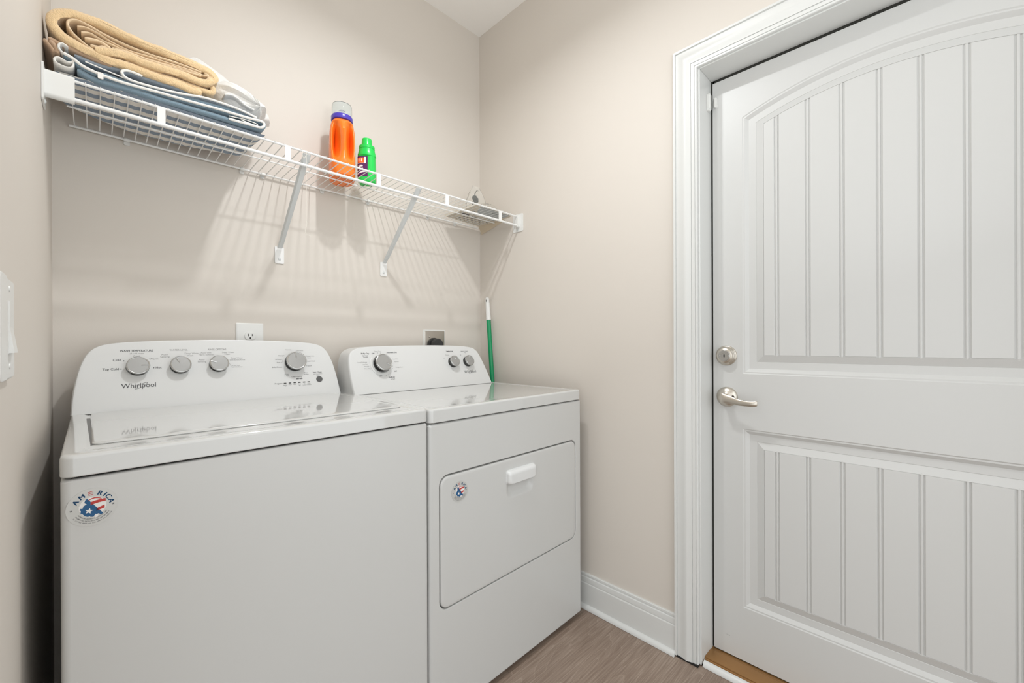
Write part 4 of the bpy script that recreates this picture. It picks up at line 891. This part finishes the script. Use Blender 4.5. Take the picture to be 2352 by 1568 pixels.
# light switch on the left wall
sw = thing('light_switch', 'white rocker light switch on the left wall', 'light switch', (XL, -0.91, 1.13))
m = MB(); m.loft([YZ(rr(-0.972, -0.850, 1.0660, 1.1960, 0.006), XL+0.0004), YZ(rr(-0.972, -0.850, 1.0660, 1.1960, 0.006), XL+0.0035), YZ(rr(-0.968, -0.854, 1.0700, 1.1920, 0.006), XL+0.0070)]); rooted(m.build('cover_plate', 'white_plastic', smooth=40), sw)
m = MB(); m.loft([YZ(rr(-0.917, -0.882, 1.0985, 1.1655, 0.001, 2), XL+0.0065), YZ(rr(-0.917, -0.882, 1.0985, 1.1655, 0.001, 2), XL+0.0080)]); rooted(m.build('rocker_frame', 'white_plastic', smooth=40), sw)
m = MB(); m.add([(XL+0.0080,-0.8830,1.1640),(XL+0.0080,-0.9160,1.1640),(XL+0.0080,-0.8830,1.1000),(XL+0.0080,-0.9160,1.1000),(XL+0.0088,-0.8840,1.1320),(XL+0.0088,-0.9150,1.1320),(XL+0.0128,-0.8840,1.1005),(XL+0.0128,-0.9150,1.1005),(XL+0.0095,-0.8840,1.1635),(XL+0.0095,-0.9150,1.1635)],
    [(0,1,9,8),(8,9,5,4),(4,5,7,6),(6,7,3,2),(0,8,4,6,2),(1,3,7,5,9),(0,2,3,1)]); rooted(m.build('rocker', 'white_plastic', smooth=None), sw)
for z_ in (1.0835, 1.1810):
    m = MB(); m.lathe([(0.0036,0.0),(0.0033,0.0010),(0.0,0.0014)], Matrix.Translation((XL+0.0070, -0.8995, z_)) @ Matrix.Rotation(PI/2, 4, 'Y'), 12); rooted(m.build('screw', 'white_plastic', smooth=40), sw)
m = MB(); m.loft([YZ(rr(-0.990, -0.9400, 1.0680, 1.1935, 0.010), XL+0.0072), YZ(rr(-0.990, -0.9400, 1.0680, 1.1935, 0.010), XL+0.0085), YZ(rr(-0.988, -0.9420, 1.0700, 1.1915, 0.010), XL+0.0098)]); rooted(m.build('side_cover', 'white_plastic', smooth=40), sw)

# broom leaning in the corner behind the dryer
A = Vector((-0.021, -0.080, 1.3560)); B = Vector((-0.0335, -0.206, 0.040))
br = thing('broom', 'green broom pole with white grip leaning in the corner behind the dryer', 'broom', (-0.034, -0.2, 0))
d = B-A
m = MB(); m.tube([A+d*0.088, A+d*0.09, B], [0.0112, 0.0112, 0.0112], 20); rooted(m.build('pole', 'pole_green', smooth=60), br)
m = MB(); rs = []; ps = []
for i in range(30):
    t_ = i/29; ps.append(A + d*(0.0905*t_ + 0.0)); rs.append((0.0100 + 0.0028*t_ + (0.0004 if i % 2 else 0)) * (0.55 if i == 0 else 0.88 if i == 1 else 1))
m.tube(ps, rs, 18); rooted(m.build('grip', 'white_plastic', smooth=60), br)
m = MB(); c = A + d*0.010; m.loft([[(c.x-0.0104-k_, c.y-0.0035+0.0028*math.cos(a), c.z-0.006+0.006*math.sin(a)) for a in [2*PI*i/12 for i in range(12)]] for k_ in (0.0, 0.0009)]); rooted(m.build('hang_hole', 'slot_grey', smooth=None), br)
m = MB(); m.loft([XY(rr(-0.0525, -0.0300, -0.330, -0.085, 0.008), 0.072), XY(rr(-0.0525, -0.0300, -0.330, -0.085, 0.008), 0.100)]); rooted(m.build('broom_block', 'pole_green', smooth=40), br)
m = MB()
for i in range(24):
    for j in range(3): x_, y_ = -0.050+j*0.008, -0.325+i*0.0102; m.tube([(x_, y_, 0.073), (x_, y_, 0.002)], 0.0022, 5)
o = m.build('bristles', 'label_white', smooth=60, kind='stuff'); rooted(o, br)

# ceiling light: the lamp whose two bulbs throw the shelf shadows
cl = thing('ceiling_light', 'round flush ceiling light above the room centre', 'ceiling light', (-0.845, -0.865, H))
m = MB(); m.lathe([(0.0001,0.0),(0.075,0.0),(0.078,-0.012),(0.070,-0.022),(0.0001,-0.022)], Matrix.Translation((-0.845, -0.865, H-0.001)), 32); rooted(m.build('canopy', 'nickel', smooth=40), cl)
m = MB()
for y_ in (-0.82, -0.97): m.tube([(-0.845, -0.865, H-0.02), (-0.845, y_, H-0.06), (-0.845, y_, H-0.10), (-0.845, y_, H-0.16)], 0.009, 10)
rooted(m.build('lamp_arm', 'nickel', smooth=40), cl)
for x_, y_ in ((-0.85, -0.82), (-0.84, -0.97)):
    m = MB(); m.lathe([(0.010, 0.055), (0.022, 0.050), (0.030, 0.030), (0.032, 0.004), (0.029, 0.004), (0.026, 0.028), (0.008, 0.046)], Matrix.Translation((x_, y_, 2.545)), 24)
    rooted(m.build('lamp_socket', 'nickel', smooth=40), cl)
